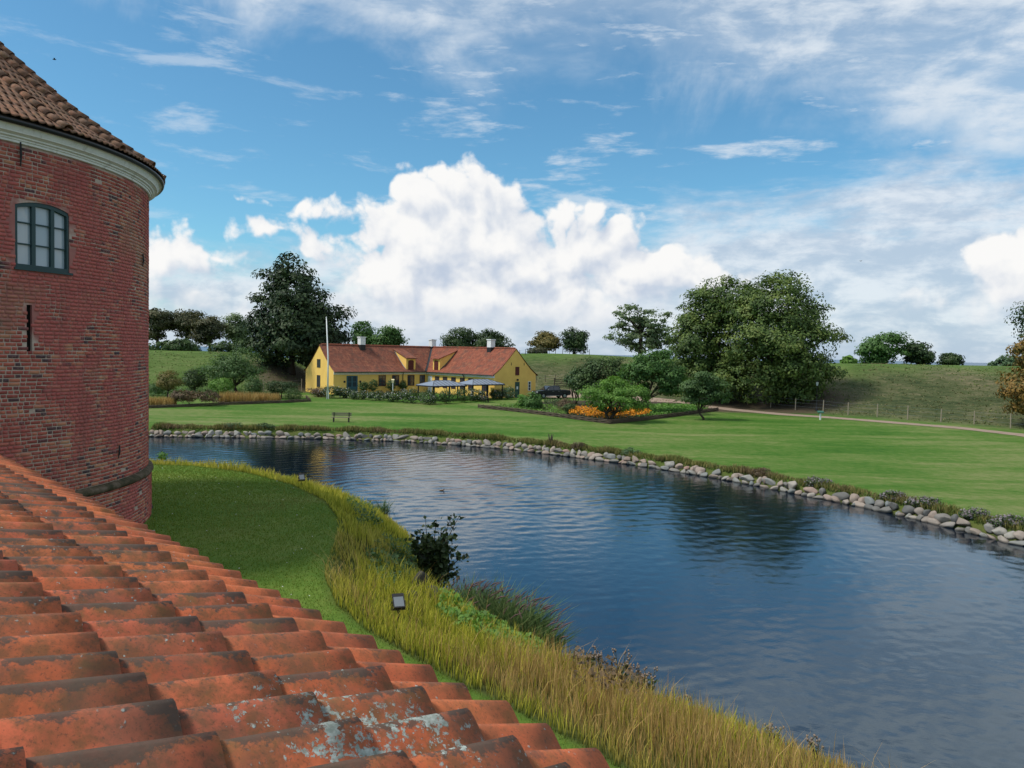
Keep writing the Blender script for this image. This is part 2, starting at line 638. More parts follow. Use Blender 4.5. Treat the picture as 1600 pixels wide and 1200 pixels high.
def mat_mortar():
    m, t, out = new_mat('mortar')
    P = pos(t)
    big = t.noise(P, 0.55, 5, 0.62, 0.4)
    wash = t.ss(t.m('ADD', t.m('MULTIPLY', big, 0.75), t.m('MULTIPLY', t.noise(P, 0.22, 3, 0.5), 0.25)), 0.45, 0.53)
    n = t.noise(P, 5, 5, 0.6)
    c = t.mix(n, (0.40, 0.30, 0.235), (0.60, 0.49, 0.40))
    wc = t.mix(n, (0.29, 0.085, 0.078), (0.44, 0.165, 0.14))
    c = t.mix(t.m('MULTIPLY', wash, 0.88), c, wc)
    bsdf(t, out, c, 0.95, 0.1, normal=bump(t, t.noise(P, 20, 4, 0.6), 0.4, 0.01))
    return m


LICHEN1 = tuple(atz(590, 1120, 7.0))
LICHEN2 = tuple(atz(170, 915, 7.1))


def mat_tile(name, src, cols, crest_dark=0.84, lichen=1.0, moss=True, grime=1.0):
    m, t, out = new_mat(name)
    g = t.n('ShaderNodeNewGeometry')
    P = g.outputs['Position']
    rnd = g.outputs['Random Per Island'] if src == 'island' else t.n('ShaderNodeObjectInfo').outputs['Random']
    k = len(cols) - 1
    c = t.ramp(rnd, [(i / k, cc) for i, cc in enumerate(cols)])
    n1 = t.noise(P, 7, 6, 0.65)
    n2 = t.noise(P, 45, 5, 0.7)
    c = t.mix(t.ss(n1, 0.42, 0.72, 0.0, 0.75 * grime), c, (0.25, 0.085, 0.038))
    n4 = t.noise(t.v('ADD', P, (5, 2, 8)), 13, 6, 0.72)
    c = t.mix(t.ss(n4, 0.40, 0.62, 0.0, 0.72 * grime), c, (0.155, 0.080, 0.035))
    c = t.mix(t.ss(t.noise(P, 110, 3, 0.7), 0.55, 0.68, 0.0, 0.6), c, (0.085, 0.05, 0.032))
    c = t.mix(t.ss(t.noise(t.v('ADD', P, (3, 1, 2)), 5, 5, 0.65), 0.52, 0.70, 0.0, 0.5), c, (0.17, 0.115, 0.040))
    rnd2 = t.n('ShaderNodeTexWhiteNoise', noise_dimensions='1D', ins={'W': rnd}).outputs[0]
    cr = t.n('ShaderNodeAttribute', attribute_name='crest').outputs['Fac']
    blot = t.m('ADD', t.m('MULTIPLY', n1, 0.55), t.m('MULTIPLY', n2, 0.45))
    thr = t.m('SUBTRACT', 0.625, t.m('MULTIPLY', cr, t.m('ADD', 0.085 if grime > 0.9 else -0.02, t.m('MULTIPLY', rnd2, 0.19))))
    dk = t.ss(t.m('SUBTRACT', t.m('ADD', blot, t.m('MULTIPLY', t.m('SUBTRACT', t.noise(t.v('ADD', P, (9, 4, 2)), 3.2, 3, 0.6), 0.5), 0.42)), thr), -0.02, 0.05)
    c = t.mix(t.m('MULTIPLY', dk, crest_dark), c, t.mix(n2, (0.030, 0.026, 0.022), (0.105, 0.085, 0.066)))
    # pale lichen: scattered spots plus big patches where the roof is oldest
    vo = t.n('ShaderNodeTexVoronoi', ins={'Vector': t.v('ADD', P, t.v('SCALE', t.n('ShaderNodeTexNoise', ins={'Vector': P, 'Scale': 40.0}).outputs[1], 0.02)), 'Scale': 34.0, 'Randomness': 1.0})
    spot = t.m('MULTIPLY', t.ss(vo.outputs['Distance'], 0.24, 0.10), t.ss(t.m('ADD', t.m('MULTIPLY', t.noise(P, 6, 3, 0.6), 0.6), t.m('MULTIPLY', n2, 0.4)), 0.54, 0.60))
    dd = t.v('DISTANCE', P, LICHEN1, out=1)
    near = t.ss(dd, 0.62, 0.12, 0.0, 0.125)
    dd2 = t.v('DISTANCE', P, LICHEN2, out=1)
    near = t.m('MAXIMUM', near, t.ss(dd2, 0.45, 0.1, 0.0, 0.07))
    pl = t.m('ADD', t.m('MULTIPLY', t.noise(P, 11, 6, 0.7), 0.6), t.m('MULTIPLY', t.noise(P, 55, 5, 0.75), 0.4))
    patch = t.ss(t.m('ADD', pl, near), 0.635, 0.665)
    lic = t.m('MULTIPLY', t.m('MAXIMUM', spot, patch), lichen)
    lcol = t.mix(t.ss(n2, 0.3, 0.7), (0.21, 0.26, 0.22), (0.50, 0.55, 0.50))
    c = t.mix(lic, c, lcol)
    soot = t.m('MULTIPLY', t.ss(t.noise(t.v('ADD', P, (2, 6, 3)), 2.4, 6, 0.72), 0.42, 0.66, 0.0, 0.5), grime if grime > 0.9 else 0.4)
    c = t.mix(soot, c, (0.105, 0.075, 0.055))
    hb = t.m('ADD', t.m('MULTIPLY', n2, 0.35), t.m('MULTIPLY', lic, 0.7))
    bsdf(t, out, c, 0.85, 0.2, normal=bump(t, hb, 0.45, 0.006))
    return m


M = {}
M['turf'] = mat_turf()
M['water'] = mat_water()
M['brick_isl'] = mat_brick('old_brick', 'island')
M['brick_obj'] = mat_brick('old_brick_single', 'object')
M['mortar'] = mat_mortar()
RT = [(0.42, 0.095, 0.042), (0.52, 0.128, 0.050), (0.57, 0.142, 0.054), (0.49, 0.118, 0.062), (0.60, 0.170, 0.062)]
M['tile_obj'] = mat_tile('roof_tile_single', 'object', RT)
M['tile_eave'] = mat_tile('eave_tile_single', 'object', [(0.50, 0.120, 0.052), (0.57, 0.145, 0.058), (0.62, 0.175, 0.062)], 0.5, 0.8, True, 0.6)
M['tile_isl'] = mat_tile('roof_tile_many', 'island', RT)
TT = [(0.19, 0.105, 0.075), (0.24, 0.125, 0.082), (0.15, 0.10, 0.08), (0.29, 0.135, 0.080), (0.22, 0.15, 0.11)]
M['ttile_obj'] = mat_tile('tower_tile_single', 'object', TT, 0.6, 0.5)
M['ttile_isl'] = mat_tile('tower_tile_many', 'island', TT, 0.6, 0.5)
M['dark'] = plain('opening_shade_black', (0.012, 0.011, 0.010), 0.9, 0.1)  # black put in for the shade inside openings
M['iron'] = plain('black_iron', (0.018, 0.017, 0.017), 0.6, 0.4)
M['gutter'] = plain('black_gutter', (0.020, 0.021, 0.024), 0.45, 0.5)
def mat_cornice():
    m, t, out = new_mat('limewashed_cornice')
    P = pos(t)
    n = t.noise(P, 3, 5, 0.6)
    c = t.mix(n, (0.76, 0.74, 0.69), (0.92, 0.91, 0.87))
    run = t.noise(t.v('MULTIPLY', P, (3.0, 3.0, 0.3)), 1.3, 6, 0.7)
    c = t.mix(t.ss(run, 0.52, 0.72, 0.0, 0.5), c, (0.36, 0.33, 0.27))
    bsdf(t, out, c, 0.85, 0.15)
    return m


M['cornice'] = mat_cornice()
M['green_frame'] = plain('dark_green_paint', (0.022, 0.055, 0.055), 0.5, 0.4)
M['wood_dark'] = plain('weathered_wood', (0.075, 0.060, 0.045), 0.85, 0.2, var=0.4, scale=14)
M['wood_pale'] = plain('pale_post_wood', (0.30, 0.25, 0.18), 0.85, 0.2, var=0.3, scale=9)
M['bench_wood'] = plain('weathered_bench_wood', (0.20, 0.165, 0.125), 0.85, 0.2, var=0.3, scale=10)
M['wattle'] = plain('woven_wattle', (0.105, 0.080, 0.058), 0.9, 0.15, var=0.5, scale=7)
M['white'] = plain('white_paint', (0.78, 0.78, 0.76), 0.5, 0.4, var=0.05)
M['bark'] = plain('bark', (0.060, 0.045, 0.033), 0.95, 0.1, var=0.4, scale=5)
M['yellow'] = plain('yellow_limewash', (0.93, 0.56, 0.15), 0.9, 0.1, var=0.20, scale=0.9)
M['redwood'] = plain('oxblood_paint', (0.10, 0.022, 0.018), 0.6, 0.3)
M['bluedoor'] = plain('petrol_paint', (0.045, 0.115, 0.14), 0.55, 0.3)
M['greendoor'] = plain('bottle_green_paint', (0.035, 0.085, 0.065), 0.55, 0.3)
M['metalroof'] = plain('grey_sheet_metal', (0.20, 0.235, 0.29), 0.45, 0.5, 0.0, var=0.12, scale=1.5)
M['soil'] = plain('garden_soil', (0.060, 0.045, 0.032), 0.95, 0.1, var=0.35, scale=2)
M['gravel'] = plain('path_gravel', (0.30, 0.225, 0.17), 0.95, 0.1, var=0.25, scale=1.2)
M['truck'] = plain('black_car_paint', (0.012, 0.014, 0.022), 0.15, 0.6, var=0.05)
M['tyre'] = plain('tyre_rubber', (0.016, 0.016, 0.016), 0.85, 0.2)
M['rim'] = plain('grey_alloy', (0.30, 0.31, 0.33), 0.35, 0.5, 0.6)
M['chrome'] = plain('chrome', (0.55, 0.56, 0.58), 0.2, 0.5, 0.9)
M['lamp_glass'] = plain('milky_glass', (0.70, 0.74, 0.76), 0.25, 0.5, var=0.03)
M['lens'] = plain('floodlight_glass', (0.17, 0.19, 0.20), 0.08, 0.7, var=0.1)
M['greenbox'] = plain('green_enamel', (0.035, 0.12, 0.085), 0.5, 0.4)
M['orange'] = leaf_mat('marigold_petals', [(0.40, 0.11, 0.007), (0.53, 0.20, 0.010), (0.56, 0.25, 0.02)], 0.2, 2.0, island=0.8)


def mat_glass(name, tint):
    m, t, out = new_mat(name)
    P = pos(t)
    n = t.noise(P, 1.2, 3, 0.5)
    bsdf(t, out, tint, 0.05, 0.8, normal=bump(t, n, 0.25, 0.02))
    return m


M['glass'] = mat_glass('window_glass', (0.035, 0.05, 0.06))
M['carglass'] = mat_glass('car_glass', (0.02, 0.025, 0.03))
M['curtain'] = plain('net_curtain', (0.48, 0.53, 0.55), 0.9, 0.1, var=0.08, scale=2)


def mat_houseroof(name, a, b, axis):
    m, t, out = new_mat(name)
    P = t.n('ShaderNodeTexCoord').outputs['Object']
    x, y, z = t.sep(P)
    u = x if axis == 'x' else y
    n1 = t.noise(P, 0.9, 5, 0.65, 0.3)
    n2 = t.noise(P, 5.0, 3, 0.7)
    cells = t.comb(t.m('FLOOR', t.m('DIVIDE', u, 0.22)), t.m('FLOOR', t.m('DIVIDE', z, 0.26)), 0.0)
    cr = t.n('ShaderNodeTexWhiteNoise', noise_dimensions='2D', ins={'Vector': cells}).outputs[0]
    c = t.mix(t.m('ADD', t.m('MULTIPLY', cr, 0.55), t.m('MULTIPLY', n2, 0.45)), a, b)
    c = t.mix(t.ss(n1, 0.48, 0.66, 0.0, 0.7), c, (0.120, 0.062, 0.045))
    n3 = t.noise(t.v('ADD', P, (4, 7, 1)), 1.6, 5, 0.7)
    c = t.mix(t.ss(n3, 0.54, 0.68, 0.0, 0.55), c, (0.36, 0.165, 0.085))
    c = t.mix(t.ss(t.noise(t.v('ADD', P, (8, 2, 3)), 3.0, 5, 0.75), 0.58, 0.70, 0.0, 0.5), c, (0.20, 0.17, 0.14))
    ph = t.m('FRACT', t.m('DIVIDE', z, 0.26))
    course = t.ss(ph, 0.0, 0.22)
    ph2 = t.m('SINE', t.m('MULTIPLY', u, 2 * PI / 0.22))
    h = t.m('ADD', t.m('MULTIPLY', course, -0.6), t.m('MULTIPLY', ph2, 0.35))
    bsdf(t, out, c, 0.85, 0.2, normal=bump(t, h, 0.9, 0.05))
    return m


M['roof_a'] = mat_houseroof('pantile_roof_shaded', (0.12, 0.044, 0.032), (0.30, 0.105, 0.060), 'x')  # left wing: shaded tone of the same pantiles, put into the colour
M['roof_b'] = mat_houseroof('pantile_roof_sunlit', (0.15, 0.046, 0.030), (0.34, 0.105, 0.058), 'y')  # right wing: the same pantiles with the sunlit tone in the colour


def mat_stone():
    m, t, out = new_mat('granite_boulder')
    P = pos(t)
    rnd = t.n('ShaderNodeObjectInfo').outputs['Random']
    c = t.ramp(rnd, [(0.0, (0.11, 0.11, 0.105)), (0.2, (0.22, 0.20, 0.175)), (0.4, (0.28, 0.21, 0.165)), (0.6, (0.31, 0.255, 0.21)), (0.75, (0.17, 0.185, 0.18)), (0.9, (0.34, 0.31, 0.265)), (1.0, (0.30, 0.19, 0.15))])
    n = t.noise(P, 6, 6, 0.7)
    c = t.mix(t.ss(n, 0.45, 0.75, 0.0, 0.5), c, (0.16, 0.145, 0.12))
    wet = t.ss(t.sep(P)[2], 0.10, 0.02)
    c = t.mix(t.m('MULTIPLY', wet, 0.75), c, (0.03, 0.028, 0.022))
    bsdf(t, out, c, 0.8, 0.25, normal=bump(t, n, 0.5, 0.03))
    return m


M['stone'] = mat_stone()
M['rock'] = plain('mossy_grey_rock', (0.075, 0.068, 0.055), 0.9, 0.2, var=0.55, scale=3)

# foliage colours
M['beech'] = leaf_mat('dark_beech_leaves', [(0.007, 0.015, 0.007), (0.015, 0.029, 0.011), (0.028, 0.046, 0.015), (0.046, 0.064, 0.023)], 0.15)
M['chestnut'] = leaf_mat('chestnut_leaves', [(0.018, 0.034, 0.009), (0.044, 0.074, 0.018), (0.088, 0.124, 0.030), (0.135, 0.155, 0.042)], 0.25, 0.5, island=0.28)
M['rust'] = leaf_mat('rusty_chestnut_leaves', [(0.040, 0.045, 0.012), (0.095, 0.075, 0.020), (0.17, 0.095, 0.025), (0.21, 0.12, 0.035)], 0.2, 0.5)
M['oak'] = leaf_mat('oak_leaves', [(0.014, 0.027, 0.010), (0.030, 0.052, 0.017), (0.055, 0.078, 0.026)], 0.18)
M['oakbrown'] = leaf_mat('browning_oak_leaves', [(0.022, 0.028, 0.012), (0.048, 0.052, 0.022), (0.085, 0.070, 0.032)], 0.18)
M['autumn'] = leaf_mat('yellowing_leaves', [(0.055, 0.060, 0.018), (0.12, 0.098, 0.030), (0.18, 0.125, 0.040)], 0.2)
M['fresh'] = leaf_mat('fresh_green_leaves', [(0.045, 0.095, 0.018), (0.090, 0.170, 0.032), (0.145, 0.235, 0.052)], 0.35, 0.8)
M['mid'] = leaf_mat('mid_green_leaves', [(0.026, 0.060, 0.015), (0.050, 0.105, 0.026), (0.085, 0.150, 0.040)], 0.3, 0.7)
M['apple'] = leaf_mat('apple_leaves', [(0.030, 0.056, 0.020), (0.058, 0.100, 0.034), (0.100, 0.150, 0.054)], 0.3, 0.9)
M['grey'] = leaf_mat('grey_green_leaves', [(0.038, 0.066, 0.032), (0.070, 0.112, 0.056), (0.115, 0.160, 0.084)], 0.3, 0.8)
M['pale'] = leaf_mat('pale_airy_leaves', [(0.050, 0.080, 0.034), (0.085, 0.120, 0.052), (0.13, 0.16, 0.080)], 0.3, 0.6)
M['hedge'] = leaf_mat('hedge_leaves', [(0.018, 0.034, 0.012), (0.038, 0.066, 0.020), (0.066, 0.098, 0.030)], 0.2)
M['rosebush'] = leaf_mat('border_shrub_leaves', [(0.018, 0.034, 0.014), (0.035, 0.058, 0.022), (0.065, 0.085, 0.035)], 0.2, 1.4)
M['reddish'] = leaf_mat('reddish_perennials', [(0.045, 0.035, 0.022), (0.085, 0.058, 0.034), (0.13, 0.085, 0.045)], 0.2, 0.8)
M['veg'] = leaf_mat('vegetable_leaves', [(0.034, 0.085, 0.016), (0.075, 0.165, 0.028), (0.12, 0.22, 0.045)], 0.3, 0.8)
M['flowerpale'] = leaf_mat('pale_flowers', [(0.36, 0.33, 0.33), (0.50, 0.47, 0.47)], 0.2, 2)
M['aster'] = leaf_mat('faded_asters', [(0.08, 0.065, 0.065), (0.14, 0.115, 0.125), (0.21, 0.18, 0.19)], 0.2, 2)
M['alder'] = leaf_mat('glossy_dark_leaves', [(0.012, 0.020, 0.008), (0.026, 0.040, 0.013), (0.045, 0.065, 0.020)], 0.18, 1.5, 0.4)
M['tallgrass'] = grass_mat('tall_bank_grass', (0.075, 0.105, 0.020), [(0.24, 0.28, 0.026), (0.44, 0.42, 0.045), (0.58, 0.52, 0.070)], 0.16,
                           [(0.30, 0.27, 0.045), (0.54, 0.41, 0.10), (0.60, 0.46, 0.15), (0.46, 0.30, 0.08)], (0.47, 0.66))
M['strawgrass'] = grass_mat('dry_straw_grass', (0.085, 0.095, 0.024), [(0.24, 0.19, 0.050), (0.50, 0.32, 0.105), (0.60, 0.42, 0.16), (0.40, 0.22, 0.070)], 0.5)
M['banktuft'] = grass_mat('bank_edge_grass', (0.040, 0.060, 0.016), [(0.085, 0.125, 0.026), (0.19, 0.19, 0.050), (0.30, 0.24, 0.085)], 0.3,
                          [(0.12, 0.085, 0.045), (0.21, 0.145, 0.07), (0.28, 0.21, 0.10)], (0.48, 0.64))
M['lawnblade'] = grass_mat('mown_grass_blades', (0.085, 0.165, 0.018), [(0.12, 0.215, 0.022), (0.20, 0.28, 0.038), (0.29, 0.31, 0.062)], 0.22,
                           [(0.17, 0.21, 0.036), (0.26, 0.26, 0.066), (0.32, 0.29, 0.085)], (0.50, 0.66))
M['rampartgrass'] = grass_mat('rough_rampart_grass', (0.075, 0.085, 0.032), [(0.095, 0.115, 0.036), (0.19, 0.185, 0.078), (0.29, 0.25, 0.125), (0.15, 0.125, 0.064)], 0.10,
                              [(0.090, 0.160, 0.030), (0.150, 0.210, 0.050), (0.22, 0.24, 0.078)], (0.42, 0.58))
M['reedleaf'] = grass_mat('reed_leaves', (0.055, 0.095, 0.028), [(0.065, 0.125, 0.036), (0.115, 0.185, 0.055), (0.18, 0.22, 0.085)], 0.4)
M['reedplume'] = plain('reed_plumes', (0.125, 0.075, 0.075), 0.9, 0.1, var=0.35, scale=4)
M['weedhead'] = plain('dried_seed_heads', (0.25, 0.20, 0.165), 0.9, 0.1, var=0.4, scale=20)
M['weedstem'] = plain('weed_stems', (0.070, 0.070, 0.028), 0.9, 0.1, var=0.4, scale=10)


# ------------------------------------------------------------------ ground shape
def px_line(pts, z):
    return [tuple(atz(x, y, z)[:2]) for x, y in pts]


FAR_VIS = px_line([(232, 682), (320, 683), (400, 684), (520, 686), (640, 690), (700, 694), (800, 702), (880, 712), (960, 722), (1050, 735), (1150, 752),
                   (1240, 770), (1340, 790), (1440, 812), (1540, 838), (1600, 852)], 0.0)
FAR_W = np.array([(-140, 0), (-110, 48), (-70, 60), (-48, 65)] + FAR_VIS + [(27, 28.5), (34, 18), (50, -20), (70, -120), (-140, -120)])
ISL_W = np.array([(-80, 20), (-45, 38), (-30, 43), (-20, 44.5), (-14.5, 43.5), (-10.5, 41), (-7.3, 38), (-4.6, 33.2), (-3.1, 29), (-2.55, 26.8)]
                 + px_line([(700, 942), (735, 968), (790, 1002), (860, 1042), (950, 1085), (1060, 1128), (1190, 1178), (1340, 1236)], 0.0) + [(9.4, 10.5), (10.6, 6.0), (11, 0), (11, -60), (-80, -60)])
ISL_L = np.array([(-74, 15), (-42, 31), (-30, 35.5), (-22, 36)] + px_line([(232, 726), (300, 728), (380, 738), (450, 756), (500, 780), (519, 808), (518, 838), (500, 872), (496, 900),
                 (512, 942), (560, 985), (640, 1032), (720, 1076), (800, 1115), (880, 1160), (960, 1205)], 2.75) + [(4.5, 5.0), (6, 0), (6, -55), (-74, -55)])


def seg_dist(P, poly):
    """unsigned distance and inside flag, P (n,2)"""
    n = len(poly)
    best = np.full(len(P), 1e9)
    ins = np.zeros(len(P), bool)
    x, y = P[:, 0], P[:, 1]
    for i in range(n):
        a, b = poly[i], poly[(i + 1) % n]
        ab = b - a
        tt = np.clip(((x - a[0]) * ab[0] + (y - a[1]) * ab[1]) / (ab @ ab), 0, 1)
        dx = x - (a[0] + tt * ab[0])
        dy = y - (a[1] + tt * ab[1])
        best = np.minimum(best, dx * dx + dy * dy)
        c = ((a[1] > y) != (b[1] > y))
        with np.errstate(divide='ignore', invalid='ignore'):
            xi = (b[0] - a[0]) * (y - a[1]) / (b[1] - a[1] + 1e-30) + a[0]
        ins ^= c & (x < xi)
    return np.sqrt(best), ins


def sst(x, a, b):
    t = np.clip((x - a) / (b - a), 0, 1)
    return t * t * (3 - 2 * t)


# rampart: u = X/Y, toe depth, crest depth, crest height
RAMP = np.array([(-3.0, 100, 122, 7.2), (-0.9, 102, 124, 7.2), (-0.475, 104, 124, 7.15), (-0.345, 105, 125, 7.1), (-0.315, 106, 125, 6.9), (-0.285, 109, 127, 5.9), (-0.258, 114, 131, 4.4),
                 (-0.21, 122, 138, 3.6), (-0.10, 128, 146, 4.5), (-0.03, 124, 146, 6.6), (0.01, 116, 140, 7.85), (0.05, 113, 137, 8.0), (0.10, 111, 134, 7.95), (0.17, 106, 128, 7.6),
                 (0.30, 99, 119, 7.45), (0.425, 91, 112, 7.4), (0.67, 80, 104, 7.55), (0.95, 72, 96, 7.6), (3.0, 60, 85, 7.6)])


def ground(P):
    P = np.atleast_2d(np.asarray(P, float))
    X, Y = P[:, 0], P[:, 1]
    df, inf = seg_dist(P, FAR_W)
    dw, inw = seg_dist(P, ISL_W)
    dl, inl = seg_dist(P, ISL_L)
    out = {}
    # outer land
    z = 0.42 + 0.18 * sst(df, 0.6, 3.5) + 1.05 * sst(Y, 48, 112)
    u = np.where(Y > 1, X / np.maximum(Y, 1), np.sign(X) * 3)
    toe = np.interp(u, RAMP[:, 0], RAMP[:, 1])
    cre = np.interp(u, RAMP[:, 0], RAMP[:, 2])
    hz = np.interp(u, RAMP[:, 0], RAMP[:, 3])
    k = np.clip((Y - toe) / (cre - toe), 0, 1)
    prof = np.where(k < 0.5, 0.5 * (2 * k) ** 1.35, 1 - 0.5 * (2 - 2 * k) ** 1.7)
    bump_ = 0.18 * np.sin(X * 0.21 + Y * 0.13) + 0.12 * np.sin(X * 0.53 - Y * 0.31)
    rampz = (hz - z) * prof + bump_ * prof * (1 - prof) * 3
    back = sst(Y, cre + 14, cre + 70)
    z_out = z + np.where(Y > toe - 0.01, rampz, 0) * (1 - back) - back * 4.5
    # behind the viewer: plain land
    # moat bed
    dm = np.minimum(df, dw)
    z_moat = -1.1 * sst(dm, 0.0, 2.0) - 0.02
    # island
    tt = dw / np.maximum(dw + dl, 1e-6)
    z_isl = np.where(inl, 2.75, 0.25 * np.clip(dw / 0.3, 0, 1) + 2.5 * (tt ** 0.9))
    near_t = np.hypot(X + 17.69, Y - 20.99)
    zone = np.where(inw, 2, np.where(inf, 1, 0))
    Z = np.where(zone == 2, z_isl, np.where(zone == 1, z_moat, np.where(df < 0.5, z_out * np.clip(df / 0.5, 0, 1), z_out)))
    out['z'] = Z
    out['zone'] = zone
    out['k'] = np.where((zone == 0) & (Y > toe - 3), np.clip((Y - toe + 1.5) / 3.0, 0, 1), 0)
    kk = np.clip((Y - toe) / (cre - toe), 0, 1)
    wig = 0.06 * np.sin(X * 0.3) + 0.04 * np.sin(X * 0.83 + 1)
    out['crest'] = np.maximum(sst(kk + wig, 0.58, 0.98), sst(-u, 0.33, 0.36) * 0.8) * (zone == 0)
    out['bank'] = np.where((zone == 2), (~inl) * sst(dl, 0.0, 0.5), np.where(zone == 0, sst(-df, -1.0, -0.3), 0))
    out['mud'] = (zone == 1) * 1.0
    out['island'] = (zone == 2) * 1.0
    # bare ground below the big chestnuts and the beech
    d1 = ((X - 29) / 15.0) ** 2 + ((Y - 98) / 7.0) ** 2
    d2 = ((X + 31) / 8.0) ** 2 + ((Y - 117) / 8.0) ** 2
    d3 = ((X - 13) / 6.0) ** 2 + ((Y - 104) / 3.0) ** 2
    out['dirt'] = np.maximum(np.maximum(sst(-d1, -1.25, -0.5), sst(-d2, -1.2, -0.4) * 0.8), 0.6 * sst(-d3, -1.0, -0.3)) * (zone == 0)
    return out


def gz(x, y):
    return float(ground([(x, y)])['z'][0])


def on_ground(px, py):
    """where the sight line through a pixel meets the ground"""
    d = ray(px, py)
    s = np.concatenate([np.arange(3, 60, 0.25), np.arange(60, 220, 0.2)])
    P = CAM[None, :] + d[None, :] * s[:, None]
    g = ground(P[:, :2])['z']
    below = np.nonzero(P[:, 2] <= g)[0]
    i = below[0] if len(below) else len(s) - 1
    return P[i, 0], P[i, 1], float(g[i])


def build_ground():
    ang = np.concatenate([np.arange(-180, -46, 4.0), np.arange(-46, 46, 0.27), np.arange(46, 180, 4.0)])
    rad = [1.0]
    while rad[-1] < 30000:
        r = rad[-1]
        rad.append(r * (1.0125 if r < 180 else 1.09))
    rad = np.array(rad)
    na, nr = len(ang), len(rad)
    A, RR = np.meshgrid(np.radians(ang), rad)
    X = (np.sin(A) * RR).ravel()
    Y = (np.cos(A) * RR).ravel()
    g = ground(np.stack([X, Y], 1))
    Z = np.where(RR.ravel() > 400, np.minimum(g['z'], -3.0), g['z'])
    V = np.stack([X, Y, Z], 1)
    i, j = np.meshgrid(np.arange(nr - 1), np.arange(na), indexing='ij')
    j2 = (j + 1) % na
    Fq = np.stack([i * na + j, i * na + j2, (i + 1) * na + j2, (i + 1) * na + j], -1).reshape(-1, 4)[:, ::-1]
    cent = V[Fq].mean(1)
    gc = ground(cent[:, :2])
    # faces follow the zone of their vertices where they agree
    zc = gc['zone']
    ramp = (gc['k'] > 0.5)
    cls = np.where(zc == 2, 2, np.where(zc == 1, 1, np.where(ramp, 3, 0)))
    names = {0: 'lawn', 1: 'moat_bed', 2: 'island_ground', 3: 'rampart'}
    for c, nm in names.items():
        Fs = Fq[cls == c]
        used = np.unique(Fs)
        re = np.full(len(V), -1)
        re[used] = np.arange(len(used))
        at = {'ramp': g['k'][used], 'crest': g['crest'][used], 'bank': g['bank'][used], 'mud': g['mud'][used], 'island': g['island'][used], 'dirt': g['dirt'][used]}
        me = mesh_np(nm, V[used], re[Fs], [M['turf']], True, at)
        tag(link(nm, me), kind='structure')


build_ground()

# water of the moat, one rippled sheet
def build_water():
    rng = np.random.default_rng(3)
    ang = np.concatenate([np.arange(-180, -36, 6.0), np.arange(-36, 36, 0.16), np.arange(36, 180, 6.0)])
    rad = [0.5]
    while rad[-1] < 165:
        r = rad[-1]
        rad.append(r * (1.0031 if 12.5 < r < 74 else 1.06))
    rad = np.array(rad)
    na, nr = len(ang), len(rad)
    A, RR = np.meshgrid(np.radians(ang), rad)
    X = (np.sin(A) * RR).ravel()
    Y = (np.cos(A) * RR).ravel()
    Z = np.zeros_like(X)
    D = RR.ravel()
    for k in range(48):
        lam = 0.24 * (5.2 ** rng.uniform(0, 1))
        th = R(-62) + rng.normal() * 0.62
        sl = 0.044 * math.sqrt(2 / 48.0)
        kx, ky = 2 * PI / lam * math.cos(th), 2 * PI / lam * math.sin(th)
        # waves too short for the mesh at that distance are left to the bump
        fade = sst(-D, -lam * 86.0, -lam * 58.0)
        group = 0.75 + 0.5 * np.sin(X * rng.uniform(-.25, .25) + Y * rng.uniform(-.25, .25) + rng.uniform(0, 6.28))
        Z += sl * lam / (2 * PI) * np.sin(kx * X + ky * Y + rng.uniform(0, 6.28)) * fade * group
    windy = 0.62 + 0.75 * sst(Y, 24, 44) * sst(-X + 4 * np.sin(Y * 0.2), -12, 2) + 0.25 * np.sin(X * 0.13 + 1.0) * np.sin(Y * 0.17)
    Z *= windy * (np.abs(A.ravel()) < R(38)) * (D > 11)
    i, j = np.meshgrid(np.arange(nr - 1), np.arange(na), indexing='ij')
    j2 = (j + 1) % na
    Fq = np.stack([i * na + j, i * na + j2, (i + 1) * na + j2, (i + 1) * na + j], -1).reshape(-1, 4)[:, ::-1]
    tag(link('moat_water', mesh_np('moat_water', np.stack([X, Y, Z], 1), Fq, [M['water']], True)), kind='structure')


build_water()
# the sea beyond the ramparts
m_, t_, o_ = new_mat('sea_water')
bsdf(t_, o_, (0.05, 0.10, 0.16), 0.35, 0.4)
mb = MB()
mb.lathe([(420, -1.4), (2000, -1.4), (28000, -1.4)], 96)
tag(link('sea', mb.mesh('sea', m_)), kind='structure')


# gravel path and yard: ribbons draped just over the ground
def ribbon(name, pts, widths, mat, lift=0.03, step=0.8):
    P = [Vector((p[0], p[1], 0)) for p in pts]
    dense, wd = [], []
    for a, b, w0, w1 in zip(P[:-1], P[1:], widths[:-1], widths[1:]):
        n = max(2, int((b - a).length / step))
        for k in range(n):
            dense.append(a.lerp(b, k / n))
            wd.append(w0 + (w1 - w0) * k / n)
    dense.append(P[-1])
    wd.append(widths[-1])
    V, F = [], []
    for i, p in enumerate(dense):
        d = (dense[min(i + 1, len(dense) - 1)] - dense[max(i - 1, 0)]).normalized()
        nrm = Vector((-d.y, d.x, 0))
        wob = 0.10 * math.sin(i * 0.9) + 0.06 * math.sin(i * 2.3)
        for k in range(5):
            q = p + nrm * ((k / 4 - 0.5) * (wd[i] + wob))
            V.append((q.x, q.y, 0))
    V = np.array(V)
    V[:, 2] = ground(V[:, :2])['z'] + lift
    for i in range(len(dense) - 1):
        for k in range(4):
            a = i * 5 + k
            F.append((a, a + 1, a + 6, a + 5))
    return tag(link(name, mesh_np(name, V, F, [mat], True)), kind='structure')


